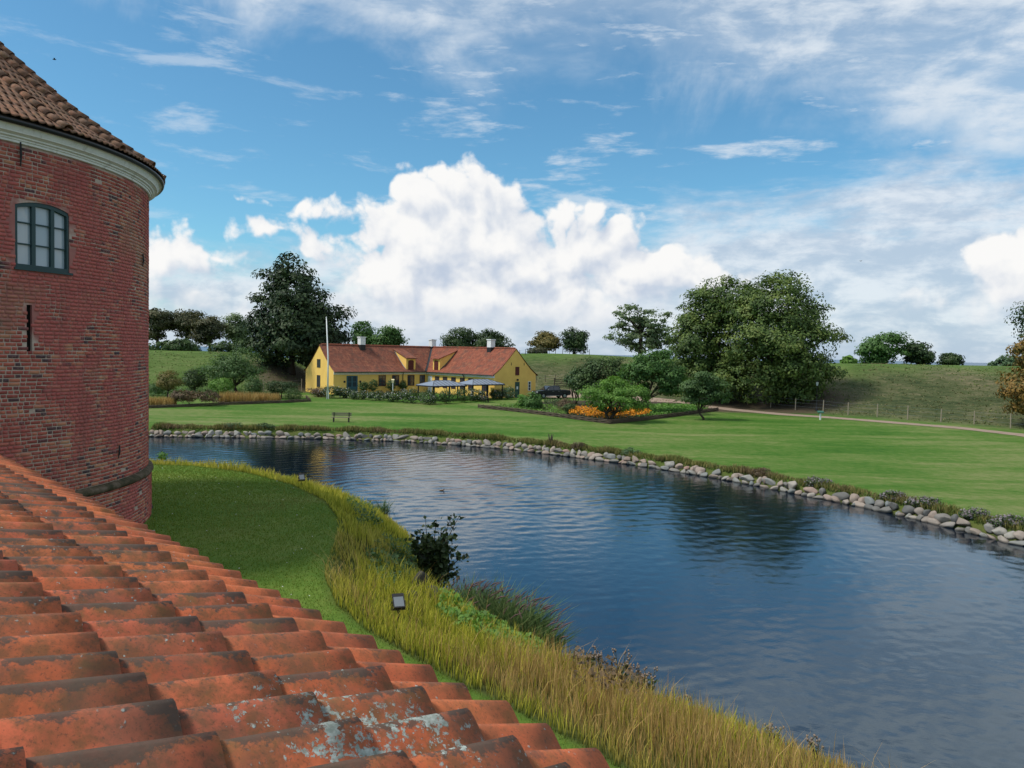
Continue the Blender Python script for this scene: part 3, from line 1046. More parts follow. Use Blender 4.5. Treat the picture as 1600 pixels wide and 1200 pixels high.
path_px = [(1700, 697), (1600, 680.5), (1500, 669), (1400, 661), (1300, 653), (1220, 647.5), (1150, 641), (1095, 634.5), (1050, 629)]
pp = [on_ground(*q)[:2] for q in path_px]
ribbon('gravel_path', pp, [2.4, 2.3, 2.2, 2.2, 2.2, 2.4, 2.6, 2.8, 2.8], M['gravel'])
ribbon('gravel_yard', [pp[-1], on_ground(980, 624)[:2], on_ground(930, 618)[:2], on_ground(885, 617)[:2], on_ground(845, 620)[:2]], [2.8, 3.2, 4.5, 6.0, 5.0], M['gravel'], 0.045)


# ------------------------------------------------------------------ castle wing with the tiled roof
ED = np.array([-0.6984, 0.7157, 0.0])      # along the eave, away from the viewer
SD = np.array([0.7157, 0.6984, 0.0])       # horizontal, down the slope
E0 = atz(931, 1162, 6.8)
E0[2] = 6.8


def visible(P, margin=30):
    d = np.asarray(P) - CAM
    if d @ Fv < 0.2:
        return False
    x, y = proj(P)
    return -margin < x < 1600 + margin and -margin < y < 1200 + margin


def pantile_mesh(name, mat, W=0.232, L=0.45, amp=0.074, seg=14, th=0.016, bend=0.0, seed=0):
    rs = random.Random(seed)
    V, F, C = [], [], []
    rows = 4
    w1, w2 = rs.uniform(-.003, .003), rs.uniform(-.003, .003)
    for lay in (0, 1):
        for j in range(rows):
            y = L * j / (rows - 1)
            for i in range(seg + 1):
                x = W * i / seg
                s = i / seg
                # pan low on the near side, tight roll on the far side
                if s < 0.10:
                    z = 0.022 * (1 - s / 0.10) ** 2
                    cr = 0.05
                elif s < 0.34:
                    z = 0.004
                    cr = 0.0
                elif s < 0.84:
                    f_ = (s - 0.34) / 0.50
                    z = 0.004 + (amp - 0.004) * (0.45 * f_ + 0.55 * (1 - math.cos(PI * f_)) / 2) ** 1.05
                    cr = float(sst(np.array(s), 0.60, 0.84))
                else:
                    z = amp - (amp * 0.76) * ((s - 0.84) / 0.16) ** 1.6
                    cr = 1.0
                z = float(z) + w1 * math.sin(s * 3 + 1) + w2 * (j / (rows - 1))
                C.append(cr)
                V.append((x, y, z - (th if lay else 0)))
    n = rows * (seg + 1)
    k = seg + 1
    for j in range(rows - 1):
        for i in range(seg):
            a = j * k + i
            F.append((a, a + 1, a + k + 1, a + k))
            b = n + a
            F.append((b, b + k, b + k + 1, b + 1))
    for i in range(seg):           # lower and upper ends
        F.append((i, n + i, n + i + 1, i + 1))
        a = (rows - 1) * k + i
        F.append((a, a + 1, n + a + 1, n + a))
    for j in range(rows - 1):      # long edges
        a = j * k
        F.append((a, a + k, n + a + k, n + a))
        a = j * k + seg
        F.append((a, n + a, n + a + k, a + k))
    me = mesh_np(name, V, F, [mat], False, {'crest': C})
    sm = np.ones(len(F), bool)
    sm[(rows - 1) * seg * 2:] = False
    me.polygons.foreach_set('use_smooth', sm)
    return me


def build_castle_wing():
    wing = thing('castle_wing', 'castle wing under the large red pantile roof below the viewer', 'building', tuple(E0))
    # local frame: x along eave, y up the slope (horizontal), z up
    Bx, By = Vector(ED), Vector(-SD)
    rotm = Matrix((Bx, By, Vector((0, 0, 1)))).transposed()
    wing.rotation_euler = rotm.to_euler()
    P1, P2 = R(20.0), R(13.5)
    EX = 0.40          # plan length of the eave course
    LEN = 0.385

    def plane(t):      # roof height above eave at plan distance t
        return t * math.tan(P1) if t < EX else EX * math.tan(P1) + (t - EX) * math.tan(P2)
    W = 0.205
    meshes = [pantile_mesh('tile', M['tile_obj'], seed=s) for s in range(5)]
    eave_meshes = [pantile_mesh('tile', M['tile_eave'], seed=s) for s in range(5)]
    cands = []
    rs = random.Random(3)
    for row in range(-12, 62):
        roff = rs.uniform(-0.012, 0.012)
        eoff = rs.uniform(-0.012, 0.018)
        for c in range(0, 14):
            if c == 0:
                t0 = 0.025 + eoff
                pitch = P1 - 0.045
                z0 = 0.0
            else:
                t0 = EX - 0.015 + (c - 1) * LEN * math.cos(P2) + roff + rs.uniform(-.008, .008)
                pitch = P2 - 0.058 + rs.uniform(-.012, .012)
                z0 = plane(t0) + 0.022
            x = row * W + rs.uniform(-.004, .004)
            z0 -= 0.073
            L = (x, t0, z0)
            wp = E0 + ED * (x + W / 2) - SD * (t0 + 0.2) + np.array([0, 0, z0 + 0.05])
            wq = E0 + ED * (x + W / 2) - SD * t0 + np.array([0, 0, z0 + 0.05])
            vis = visible(wp, 60) or visible(wq, 60)
            area = 1.0 / max(0.2, np.linalg.norm(wp - CAM)) ** 2 if vis else 0
            cands.append((area, L, pitch, rs.uniform(-0.012, 0.012), rs.uniform(-0.03, 0.03), rs.randrange(5)))
    cands.sort(key=lambda q: -q[0])
    rest_v, rest_f, rest_c = [], [], []
    cnt = 0
    nb = 0
    for (area, L, pitch, yaw, roll, vi) in cands:
        mt = Matrix.Translation(L) @ Matrix.Rotation(yaw, 4, 'Z') @ Matrix.Rotation(pitch, 4, 'X') @ Matrix.Rotation(roll, 4, 'Y')
        if area > 0 and cnt < 300:
            o = link('tile', (eave_meshes if L[1] < 0.1 else meshes)[vi], wing)
            o.matrix_local = mt
            cnt += 1
        elif L[1] < 4.6:
            me = meshes[vi]
            n = len(me.vertices)
            co = np.empty(n * 3, np.float32)
            me.vertices.foreach_get('co', co)
            co = co.reshape(-1, 3) @ np.array(mt.to_3x3()).T + np.array(mt.translation)
            cr = np.empty(n, np.float32)
            me.attributes['crest'].data.foreach_get('value', cr)
            fi = np.array([p.vertices[:] for p in me.polygons])
            rest_v.append(co)
            rest_f.append(fi + nb)
            rest_c.append(cr)
            nb += n
    if rest_v:
        me = mesh_np('roof_tiling', np.concatenate(rest_v), np.concatenate(rest_f), [M['tile_isl']], True, {'crest': np.concatenate(rest_c)})
        tag(link('roof_tiling', me, wing), kind='stuff')
    # boarding below the tiles, the wall and the eaves board
    mb = MB()
    prof = [(0.06, -0.115), (EX, plane(EX) - 0.115), (5.2, plane(5.2) - 0.115), (10.4, -0.115)]
    x0, x1 = -14.0, 17.5
    for (a, b) in zip(prof[:-1], prof[1:]):
        mb.quad((x0, a[0], a[1]), (x0, b[0], b[1]), (x1, b[0], b[1]), (x1, a[0], a[1]))
    part('roof_deck', mb, M['wood_dark'], wing)
    mb = MB()
    zt = -0.20
    mb.bx(x0 + .3, 0.45, -4.3, x1, 0.95, zt)
    mb.bx(x0 + .3, 9.4, -4.3, x1, 9.9, zt)
    mb.poly([(x0 + .3, 0.45, zt), (x0 + .3, 9.9, zt), (x0 + .3, 5.2, plane(5.2) - .2)])
    part('wall', mb, M['mortar'], wing)
    mb = MB()
    mb.bx(x0, 0.07, -0.24, x1, 0.11, -0.128)
    part('eaves_board', mb, M['wood_dark'], wing)
    return wing


build_castle_wing()


# ------------------------------------------------------------------ round tower
TC = np.array([-17.69, 20.99])
TZ = 2.75
TR = 7.0


def hull_pieces(parent, name, rest_name, items, mat_obj, mat_isl, limit=300):
    """items: (score, mesh_index, Matrix local). meshes shared; the biggest become objects, the rest one stuff part"""
    items.sort(key=lambda q: -q[0])
    vs, fs, base = [], [], 0
    at = {}
    for i, (score, me, mt) in enumerate(items):
        if i < limit and score > 0:
            o = link(name, me, parent)
            o.matrix_local = mt
        else:
            n = len(me.vertices)
            co = np.empty(n * 3, np.float32)
            me.vertices.foreach_get('co', co)
            co = co.reshape(-1, 3) @ np.array(mt.to_3x3()).T + np.array(mt.translation)
            if me.name not in at:
                cr = np.zeros(n, np.float32)
                if 'crest' in me.attributes:
                    me.attributes['crest'].data.foreach_get('value', cr)
                at[me.name] = (np.array([p.vertices[:] for p in me.polygons]), cr)
            vs.append(co)
            fs.append(at[me.name][0] + base)
            base += n
    if vs:
        crs = np.concatenate([at[me.name][1] for (sc_, me, mt) in items if True][-len(vs):])
        me = mesh_np(rest_name, np.concatenate(vs), np.concatenate(fs), [mat_isl], False, {'crest': crs})
        tag(link(rest_name, me, parent), kind='stuff')


def build_tower():
    tw = thing('brick_tower', 'round red brick castle tower with tiled conical roof', 'tower', (TC[0], TC[1], TZ))
    zc = 12.56 - TZ          # underside of cornice
    zr = 4.21 - TZ          # roll moulding
    # window and slits: pixel -> angle/height
    def hit(px, py, r=TR):
        d = ray(px, py)
        o = CAM[:2] - TC
        a = d[0] ** 2 + d[1] ** 2
        b = 2 * (o @ d[:2])
        c = o @ o - r * r
        k = (-b - math.sqrt(max(0, b * b - 4 * a * c))) / (2 * a)
        P = CAM + d * k
        return math.atan2(P[1] - TC[1], P[0] - TC[0]), P[2] - TZ
    wa0, _ = hit(24, 366)
    wa1, _ = hit(109, 375)
    _, wtop = hit(66, 318)
    _, wb0 = hit(24, 418)
    _, wb1 = hit(109, 426)
    wbot = (wb0 + wb1) / 2
    _, wside0 = hit(24, 321)
    _, wside1 = hit(109, 333)
    wside = (wside0 + wside1) / 2
    s1a0, s1t = hit(42, 476)
    s1a1, s1b = hit(51, 549)
    holes = [(wa0, wa1, wbot, wtop), (s1a0, s1a1, s1b, s1t)]

    # core wall (mortar), with openings left out
    mb = MB()
    seg = 360
    zs = sorted(set([-0.6, zr, wbot, wside, wtop, s1b, s1t, zc + 0.1] + [zr + (zc - zr) * k / 40 for k in range(41)]))
    angs = sorted([2 * PI * k / seg - PI for k in range(seg)] + [wa0, wa1, s1a0, s1a1])
    rw = TR - 0.012

    def P(a, z, r=rw):
        return (r * math.cos(a), r * math.sin(a), z)
    for i in range(len(angs)):
        a, b = angs[i], angs[(i + 1) % len(angs)]
        am = (a + b) / 2 if b > a else a + 0.001
        for z0, z1 in zip(zs[:-1], zs[1:]):
            zm = (z0 + z1) / 2
            if any(h[0] < am < h[1] and h[2] < zm < h[3] for h in holes):
                continue
            r = rw if zm > zr else rw + 0.09
            mb.quad(P(a, z0, r), P(b, z0, r), P(b, z1, r), P(a, z1, r))
    # reveals of the openings
    for h in holes:
        dp = 0.28 if h is holes[0] else 0.6
        n = 8
        aa = [h[0] + (h[1] - h[0]) * k / n for k in range(n + 1)]
        for a in (h[0], h[1]):
            mb.quad(P(a, h[2]), P(a, h[3]), P(a, h[3], rw - dp), P(a, h[2], rw - dp))
        for k in range(n):
            mb.quad(P(aa[k], h[2]), P(aa[k + 1], h[2]), P(aa[k + 1], h[2], rw - dp), P(aa[k], h[2], rw - dp))
            mb.quad(P(aa[k], h[3]), P(aa[k + 1], h[3]), P(aa[k + 1], h[3], rw - dp), P(aa[k], h[3], rw - dp))
    part('wall', mb, M['mortar'], tw)
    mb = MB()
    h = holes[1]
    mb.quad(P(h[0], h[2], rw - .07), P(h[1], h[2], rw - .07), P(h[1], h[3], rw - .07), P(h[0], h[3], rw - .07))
    part('arrow_slit_shade', mb, M['dark'], tw)  # black sheet just inside the slit paints the shade of its depth

    # bricks: header and stretcher variants, shared meshes
    def brick_mesh(w, hgt_, seed):
        rs = random.Random(seed)
        j = lambda q: rs.uniform(-q, q)
        d = 0.007
        V = []
        for (x, z) in ((-w / 2, -hgt_ / 2), (w / 2, -hgt_ / 2), (w / 2, hgt_ / 2), (-w / 2, hgt_ / 2)):
            V.append((x, 0.02, z))
        b = 0.006
        for (x, z) in ((-w / 2 + b, -hgt_ / 2 + b), (w / 2 - b, -hgt_ / 2 + b), (w / 2 - b, hgt_ / 2 - b), (-w / 2 + b, hgt_ / 2 - b)):
            V.append((x + j(.004), -d + j(.003), z + j(.004)))
        F = [(4, 5, 6, 7), (0, 1, 5, 4), (1, 2, 6, 5), (2, 3, 7, 6), (3, 0, 4, 7)]
        return mesh_np('brick', V, F, [M['brick_obj']])
    CH = 0.092
    st = [brick_mesh(0.236, 0.072, s) for s in range(4)]
    hd = [brick_mesh(0.110, 0.072, s + 9) for s in range(4)]
    rs = random.Random(5)
    items = []
    ncourse = int((zc + 0.35) / CH)
    for c in range(-3, ncourse):
        z = c * CH + CH / 2
        if z > zc - 0.03:
            break
        if abs(z - zr) < 0.10:
            continue
        r = TR if z > zr else TR + 0.09
        a = R(-82) + (c % 2) * 0.13 / r + rs.uniform(0, 0.02)
        k = c % 2
        # old wall: irregular runs of headers and stretchers
        while a < R(62):
            run_header = (k % 2 == 0) if rs.random() > 0.12 else (k % 2 == 1)
            if (c // 9) % 3 == 1:
                run_header = rs.random() < 0.7
            w = 0.112 if run_header else 0.238
            aw = (w + 0.021) / r
            am = a + aw / 2
            a += aw
            k += 1
            zz = z + rs.uniform(-.004, .004)
            bad = False
            for h in holes:
                if h[0] - w * 0.3 / r < am < h[1] + w * 0.3 / r and h[2] - 0.03 < zz < h[3] + 0.03:
                    bad = True
            if bad or rs.random() < 0.003:
                continue
            me = rs.choice(hd if run_header else st)
            rr = r + rs.uniform(-0.007, 0.004)
            mt = Matrix.Translation((rr * math.cos(am), rr * math.sin(am), zz)) @ Matrix.Rotation(am + PI / 2 + rs.uniform(-.02, .02), 4, 'Z') @ Matrix.Rotation(rs.uniform(-.02, .02), 4, 'Y')
            wp = np.array([TC[0] + rr * math.cos(am), TC[1] + rr * math.sin(am), TZ + zz])
            d = wp - CAM
            x, y = proj(wp)
            facing = -(d[0] * math.cos(am) + d[1] * math.sin(am)) / np.linalg.norm(d)
            vis = (4 < x < 236) and facing > 0.05 and 190 < y < 805
            if y > 705 + 0.44 * x:
                vis = False
            sc_ = w * facing / (d @ d) if vis else 0
            items.append((sc_, me, mt))
    hull_pieces(tw, 'brick', 'brickwork', items, M['brick_obj'], M['brick_isl'])

    # roll moulding near the base
    mb = MB()
    mb.lathe([(TR - 0.02, zr - 0.12), (TR + 0.11, zr - 0.11), (TR + 0.15, zr - 0.04), (TR + 0.13, zr + 0.03), (TR + 0.06, zr + 0.07), (TR - 0.02, zr + 0.10)], 180)
    m, t, out = new_mat('mossy_moulding')
    n = t.noise(pos(t), 4, 6, 0.65)
    bsdf(t, out, t.ramp(n, [(0.35, (0.045, 0.045, 0.026)), (0.5, (0.095, 0.075, 0.045)), (0.65, (0.17, 0.13, 0.095))]), 0.95, 0.1, normal=bump(t, n, 0.8, 0.04))
    part('roll_moulding', mb, m, tw, True)
    # cornice
    pr = [(0, -0.02), (0.05, 0.0), (0.06, 0.10), (0.09, 0.11), (0.10, 0.17), (0.14, 0.20), (0.155, 0.22), (0.16, 0.27), (0.22, 0.33), (0.26, 0.36), (0.265, 0.40), (0.30, 0.52), (0.33, 0.60), (0.40, 0.62)]
    mb = MB()
    mb.lathe([(TR + a * 0.92, zc + b * 0.52) for a, b in pr], 220)
    part('cornice', mb, M['cornice'], tw)
    # gutter: a half round
    mb = MB()
    gp = [(TR + 0.355 + 0.085 * math.cos(a), zc + 0.405 + 0.085 * math.sin(a)) for a in [PI + PI * k / 8 for k in range(9)]]
    gp = gp + [(TR + 0.425, zc + 0.41), (TR + 0.28, zc + 0.41)]
    mb.lathe(gp, 220)
    part('gutter', mb, M['gutter'], tw, True)

    # roof: flared cone
    prof = [(7.45, 13.02), (7.0, 13.28), (6.2, 13.82), (5.2, 14.53), (3.94, 15.62), (3.07, 16.40), (0.05, 19.0)]

    def rz(s):     # s = plan radius
        rr = [p[0] for p in prof][::-1]
        zz = [p[1] for p in prof][::-1]
        return float(np.interp(s, rr, zz)) - TZ
    mb = MB()
    mb.lathe([(p[0] - 0.02, p[1] - TZ - 0.05) for p in prof], 120)
    part('roof', mb, M['wood_dark'], tw)
    # hips: rows of half-round ridge tiles every 1/14 of the turn
    hip_px = [(102, 197), (185, 229)]
    hips = []
    for (hx, hy) in hip_px:
        a, _ = hit(hx, hy, 7.35)
        hips.append(a)
    stepa = abs(hips[1] - hips[0])
    nh = max(8, round(2 * PI / stepa))
    stepa = 2 * PI / nh
    hip_angles = [hips[0] + k * stepa for k in range(-4, 5)]
    # tiles course by course
    tm = [pantile_mesh('tower_tile', M['ttile_obj'], W=0.22, L=0.40, amp=0.050, seg=5, th=0.02, seed=20 + s) for s in range(3)]
    items = []
    slen = 0.0
    path = []
    for (p, q) in zip(prof[:-1], prof[1:]):
        n = 40
        for k in range(n):
            path.append((p[0] + (q[0] - p[0]) * k / n, p[1] + (q[1] - p[1]) * k / n - TZ))
    cum = [0]
    for p, q in zip(path[:-1], path[1:]):
        cum.append(cum[-1] + math.hypot(p[0] - q[0], p[1] - q[1]))
    tot = cum[-1]
    c = 0
    s = 0.0
    while s < tot - 0.5:
        rr = float(np.interp(s, cum, [p[0] for p in path]))
        zz = float(np.interp(s, cum, [p[1] for p in path]))
        r2 = float(np.interp(s + 0.36, cum, [p[0] for p in path]))
        z2 = float(np.interp(s + 0.36, cum, [p[1] for p in path]))
        pitch = math.atan2(z2 - zz, rr - r2) - 0.05
        cnt = max(6, int(2 * PI * rr / 0.20))
        for k in range(cnt):
            a = 2 * PI * k / cnt + (c % 2) * 0.004
            an = (a + PI) % (2 * PI) - PI
            if not (R(-100) < an < R(75)):
                continue
            # local tile: x across, y up the slope, z normal
            mt = Matrix.Rotation(a, 4, 'Z') @ Matrix.Translation((rr, 0, zz + 0.02)) @ Matrix.Rotation(PI / 2, 4, 'Z') @ Matrix.Rotation(pitch + rs.uniform(-.02, .02), 4, 'X') @ Matrix.Translation((-0.1, 0, 0))
            wp = np.array([TC[0] + rr * math.cos(a), TC[1] + rr * math.sin(a), TZ + zz])
            x, y = proj(wp)
            d = wp - CAM
            nx = math.sin(pitch)
            facing = -(d[0] * math.cos(a) * nx + d[1] * math.sin(a) * nx + d[2] * math.cos(pitch)) / np.linalg.norm(d)
            vis = (5 < x < 250) and 0 < y < 280 and facing > 0.03
            items.append((facing / (d @ d) if vis else 0, tm[rs.randrange(3)], mt))
        s += 0.30
        c += 1
    hull_pieces(tw, 'tower_tile', 'tower_tiling', items, M['ttile_obj'], M['ttile_isl'])
    # hip tiles
    mb = MB()
    hv, hf, hc = [], [], []
    ns = 8
    Lh = 0.42
    for lay in (0, 1):
        for (y, rad) in ((0, 0.135), (Lh, 0.105)):
            rad -= 0.02 * lay
            for k in range(ns + 1):
                an = PI * k / ns
                hv.append((rad * math.cos(an), y, rad * math.sin(an) * 0.9))
                hc.append(math.sin(an) * 0.6)
    n = 2 * (ns + 1)
    for k in range(ns):
        hf.append((k, k + ns + 1, k + ns + 2, k + 1))
        hf.append((n + k, n + k + 1, n + k + ns + 2, n + k + ns + 1))
        hf.append((k, k + 1, n + k + 1, n + k))
        hf.append((k + ns + 1, n + k + ns + 1, n + k + ns + 2, k + ns + 2))
    hip_me = mesh_np('hip_tile', hv, hf, [M['ttile_obj']], True, {'crest': hc})
    for a in hip_angles:
        s = -0.02
        while s < tot - 1.0:
            rr = float(np.interp(max(0, s), cum, [p[0] for p in path]))
            zz = float(np.interp(max(0, s), cum, [p[1] for p in path]))
            r2 = float(np.interp(s + 0.36, cum, [p[0] for p in path]))
            z2 = float(np.interp(s + 0.36, cum, [p[1] for p in path]))
            pitch = math.atan2(z2 - zz, rr - r2) - 0.04
            mt = Matrix.Rotation(a, 4, 'Z') @ Matrix.Translation((rr, 0, zz + 0.065)) @ Matrix.Rotation(PI / 2, 4, 'Z') @ Matrix.Rotation(pitch, 4, 'X')
            wp = np.array([TC[0] + rr * math.cos(a), TC[1] + rr * math.sin(a), TZ + zz])
            x, y = proj(wp)
            if -40 < x < 260 and -60 < y < 290:
                o = link('hip_tile', hip_me, tw)
                o.matrix_local = mt
            s += 0.36
    # segment-headed casement window
    rwin = TR - 0.06
    n = 12

    def wz(a):       # arched head
        f = (a - wa0) / (wa1 - wa0)
        return wside + (wtop - wside) * (1 - (2 * f - 1) ** 2)

    def Q(a, z, r):
        return (r * math.cos(a), r * math.sin(a), z)

    def bar(mb, a0, a1, z0, z1, r0, r1, top0=None, top1=None):
        """a bar between angles; z1 may follow the arch"""
        k = 3
        for i in range(k):
            p, q = a0 + (a1 - a0) * i / k, a0 + (a1 - a0) * (i + 1) / k
            zp1 = z1(p) if callable(z1) else z1
            zq1 = z1(q) if callable(z1) else z1
            zp0 = z0(p) if callable(z0) else z0
            zq0 = z0(q) if callable(z0) else z0
            nb = len(mb.v)
            for (aa, za, zb) in ((p, zp0, zp1), (q, zq0, zq1)):
                for r in (r0, r1):
                    mb.v.append(Q(aa, za, r))
                    mb.v.append(Q(aa, zb, r))
            for f in ((2, 6, 7, 3), (0, 1, 5, 4), (1, 3, 7, 5), (0, 4, 6, 2), (0, 2, 3, 1), (4, 5, 7, 6)):
                mb.face(*[nb + i2 for i2 in f])
    fw = (wa1 - wa0)
    t_ = 0.045 * fw
    fr = MB()
    r0, r1 = rwin - 0.10, rwin + 0.03
    bar(fr, wa0, wa0 + t_, wbot, wz, r0, r1)
    bar(fr, wa1 - t_, wa1, wbot, wz, r0, r1)
    bar(fr, wa0 + t_, wa1 - t_, wbot, wbot + 0.09, r0, r1)
    for i in range(8):
        p, q = wa0 + t_ + (fw - 2 * t_) * i / 8, wa0 + t_ + (fw - 2 * t_) * (i + 1) / 8
        bar(fr, p, q, lambda a: wz(a) - 0.09, wz, r0, r1)
    win = part('window', fr, M['green_frame'], tw)
    win['label'] = 'dark green casement window with three lights and an arched head'
    for k in (1, 2):
        c0 = wa0 + fw * (k / 3 + (-0.008 if k == 1 else 0.008))
        f2 = MB()
        bar(f2, c0 - fw * 0.034, c0 + fw * 0.034, wbot + 0.09, lambda a: wz(a) - 0.085, r0 + 0.02, r1 - 0.004)
        part('mullion', f2, M['green_frame'], win)
    edges = [(wa0 + t_, wa0 + fw * (1 / 3 - 0.042)), (wa0 + fw * (1 / 3 + 0.026), wa0 + fw * (2 / 3 - 0.026)), (wa0 + fw * (2 / 3 + 0.042), wa1 - t_)]
    hh = (wside + 0.04 - wbot)
    for (p, q) in edges:
        for k in (1, 2):
            zb = wbot + 0.07 + hh * k / 3
            f2 = MB()
            bar(f2, p, q, zb - 0.014, zb + 0.014, r0 + 0.03, r1 - 0.03)
            part('glazing_bar', f2, M['green_frame'], win)
        for k in range(3):
            zlo = wbot + 0.085 + (hh * k / 3 if k else 0)
            g = MB()
            if k < 2:
                zhi = wbot + 0.07 + hh * (k + 1) / 3
                g.quad(Q(p, zlo, r0 + .05), Q(q, zlo, r0 + .05), Q(q, zhi, r0 + .05), Q(p, zhi, r0 + .05))
            else:
                m_ = (p + q) / 2
                g.poly([Q(p, zlo, r0 + .05), Q(q, zlo, r0 + .05), Q(q, wz(q) - .08, r0 + .05), Q(m_, wz(m_) - .08, r0 + .05), Q(p, wz(p) - .08, r0 + .05)])
            part('pane', g, M['towerglass'], win)
    sb = MB()
    bar(sb, wa0 - 0.006, wa1 + 0.006, wbot - 0.055, wbot - 0.002, r0, rwin + 0.12)
    part('sill', sb, M['green_frame'], win)
    # filling above the flat opening: brick infill between arch and opening top
    inf = MB()
    for i in range(16):
        p, q = wa0 + fw * i / 16, wa0 + fw * (i + 1) / 16
        inf.quad(P(p, wz(p) + .004, TR - .01), P(q, wz(q) + .004, TR - .01), P(q, wtop + .03, TR - .01), P(p, wtop + .03, TR - .01))
    part('arch_infill', inf, M['mortar'], tw)
    # iron wall anchors
    for (x0, y0, x1, y1) in ((31, 222, 32, 260), (222, 397, 222.5, 417), (185.5, 696, 184.5, 716)):
        a0, z1 = hit(x0, y0, TR + .02)
        a1, z0 = hit(x1, y1, TR + .02)
        mb = MB()
        am = (a0 + a1) / 2
        pts = [Q(a0, z1, TR + .045), Q(am, (z0 + z1) / 2, TR + .055), Q(a1, z0, TR + .03)]
        mb.tube(pts, [0.020, 0.028, 0.010], 5)
        part('wall_anchor', mb, M['iron'], tw)
    return tw


M['towerglass'] = mat_glass('tower_window_glass', (0.36, 0.44, 0.48))
build_tower()


# ------------------------------------------------------------------ boulders
def boulder_mesh(seed, name='stone'):
    bm = bmesh.new()
    bmesh.ops.create_icosphere(bm, subdivisions=3, radius=0.5)
    rs = np.random.default_rng(seed)
    d = rs.normal(size=(13, 3))
    d /= np.linalg.norm(d, axis=1)[:, None]
    cut = rs.uniform(0.25, 0.43, 13)
    for v in bm.verts:
        p = np.array(v.co)
        for k in range(13):
            q = p @ d[k]
            if q > cut[k]:
                p = p - d[k] * (q - cut[k]) * 0.97
        v.co = p
    me = bpy.data.meshes.new(name)
    bm.to_mesh(me)
    bm.free()
    me.polygons.foreach_set('use_smooth', np.ones(len(me.polygons), bool))
    me.materials.append(M['stone'])
    return me


STONES = [boulder_mesh(s) for s in range(10)]


def build_stone_edging():
    line = [np.array(p) for p in [(-34, 66.9)] + FAR_VIS + [(25, 31.0)]]
    th = thing('stone_edging', 'long low edging of rounded granite boulders along the far bank of the moat', 'stone wall', (FAR_VIS[6][0], FAR_VIS[6][1], 0))
    org = np.array([FAR_VIS[6][0], FAR_VIS[6][1], 0])
    rs = random.Random(4)
    seglen = [np.linalg.norm(b - a) for a, b in zip(line[:-1], line[1:])]
    cum = np.concatenate([[0], np.cumsum(seglen)])
    L = np.array(line)
    for row in (0, 1):
        s = 0.2 * row
        while s < cum[-1]:
            x = np.interp(s, cum, L[:, 0])
            y = np.interp(s, cum, L[:, 1])
            x2 = np.interp(s + 0.5, cum, L[:, 0])
            y2 = np.interp(s + 0.5, cum, L[:, 1])
            ang = math.atan2(y2 - y, x2 - x)
            nx, ny = -math.sin(ang), math.cos(ang)       # away from the water
            w = rs.choice((0.34, 0.42, 0.5, 0.56, 0.62, 0.72, 0.9)) * rs.uniform(0.85, 1.1) * (1.15 if row else 0.95)
            h = rs.uniform(0.26, 0.44) if row == 0 else rs.uniform(0.34, 0.58)
            off = -0.12 if row == 0 else 0.22
            z = 0.03 if row == 0 else 0.30
            if not (row == 1 and rs.random() < 0.06):
                o = link('stone', rs.choice(STONES), th)
                o.location = (x + nx * off - org[0] + rs.uniform(-.05, .05), y + ny * off - org[1] + rs.uniform(-.05, .05), z + rs.uniform(-.04, .06))
                o.rotation_euler = (rs.uniform(-.5, .5), rs.uniform(-.5, .5), ang + rs.uniform(-.35, .35) + (PI if rs.random() < .5 else 0))
                o.scale = (w * 1.16, rs.uniform(0.45, 0.7), h * 1.18)
            s += w * 0.90
    return th


build_stone_edging()


def rock(px, py, size, label, dz=0.0, seed=0):
    x, y, z = on_ground(px, py)
    me_ = STONES[seed % 10].copy()
    me_.materials[0] = M['rock']
    o = link('rock', me_, None, (x, y, z + dz), (0.2 * seed, 0.15 * seed, 1.3 * seed))
    o.scale = size
    return tag(o, label, 'rock')


# ------------------------------------------------------------------ plants
def leaves_np(C, N, size, rng, jit=0.5, aspect=0.62):
    """kite shaped leaves at centres C with normals N"""
    n = len(C)
    N = N / np.maximum(np.linalg.norm(N, axis=1)[:, None], 1e-6)
    t = rng.normal(size=(n, 3))
    t -= N * (t * N).sum(1)[:, None]
    t /= np.maximum(np.linalg.norm(t, axis=1)[:, None], 1e-6)
    b = np.cross(N, t)
    s = (size * rng.uniform(0.6, 1.35, n))[:, None]
    fold = N * s * 0.16
    V = np.stack([C - t * s * 0.5, C + b * s * 0.5 * aspect + fold, C + t * s * 0.55, C - b * s * 0.5 * aspect + fold], 1).reshape(-1, 3)
    F = np.arange(4 * n).reshape(-1, 4)
    return V, F


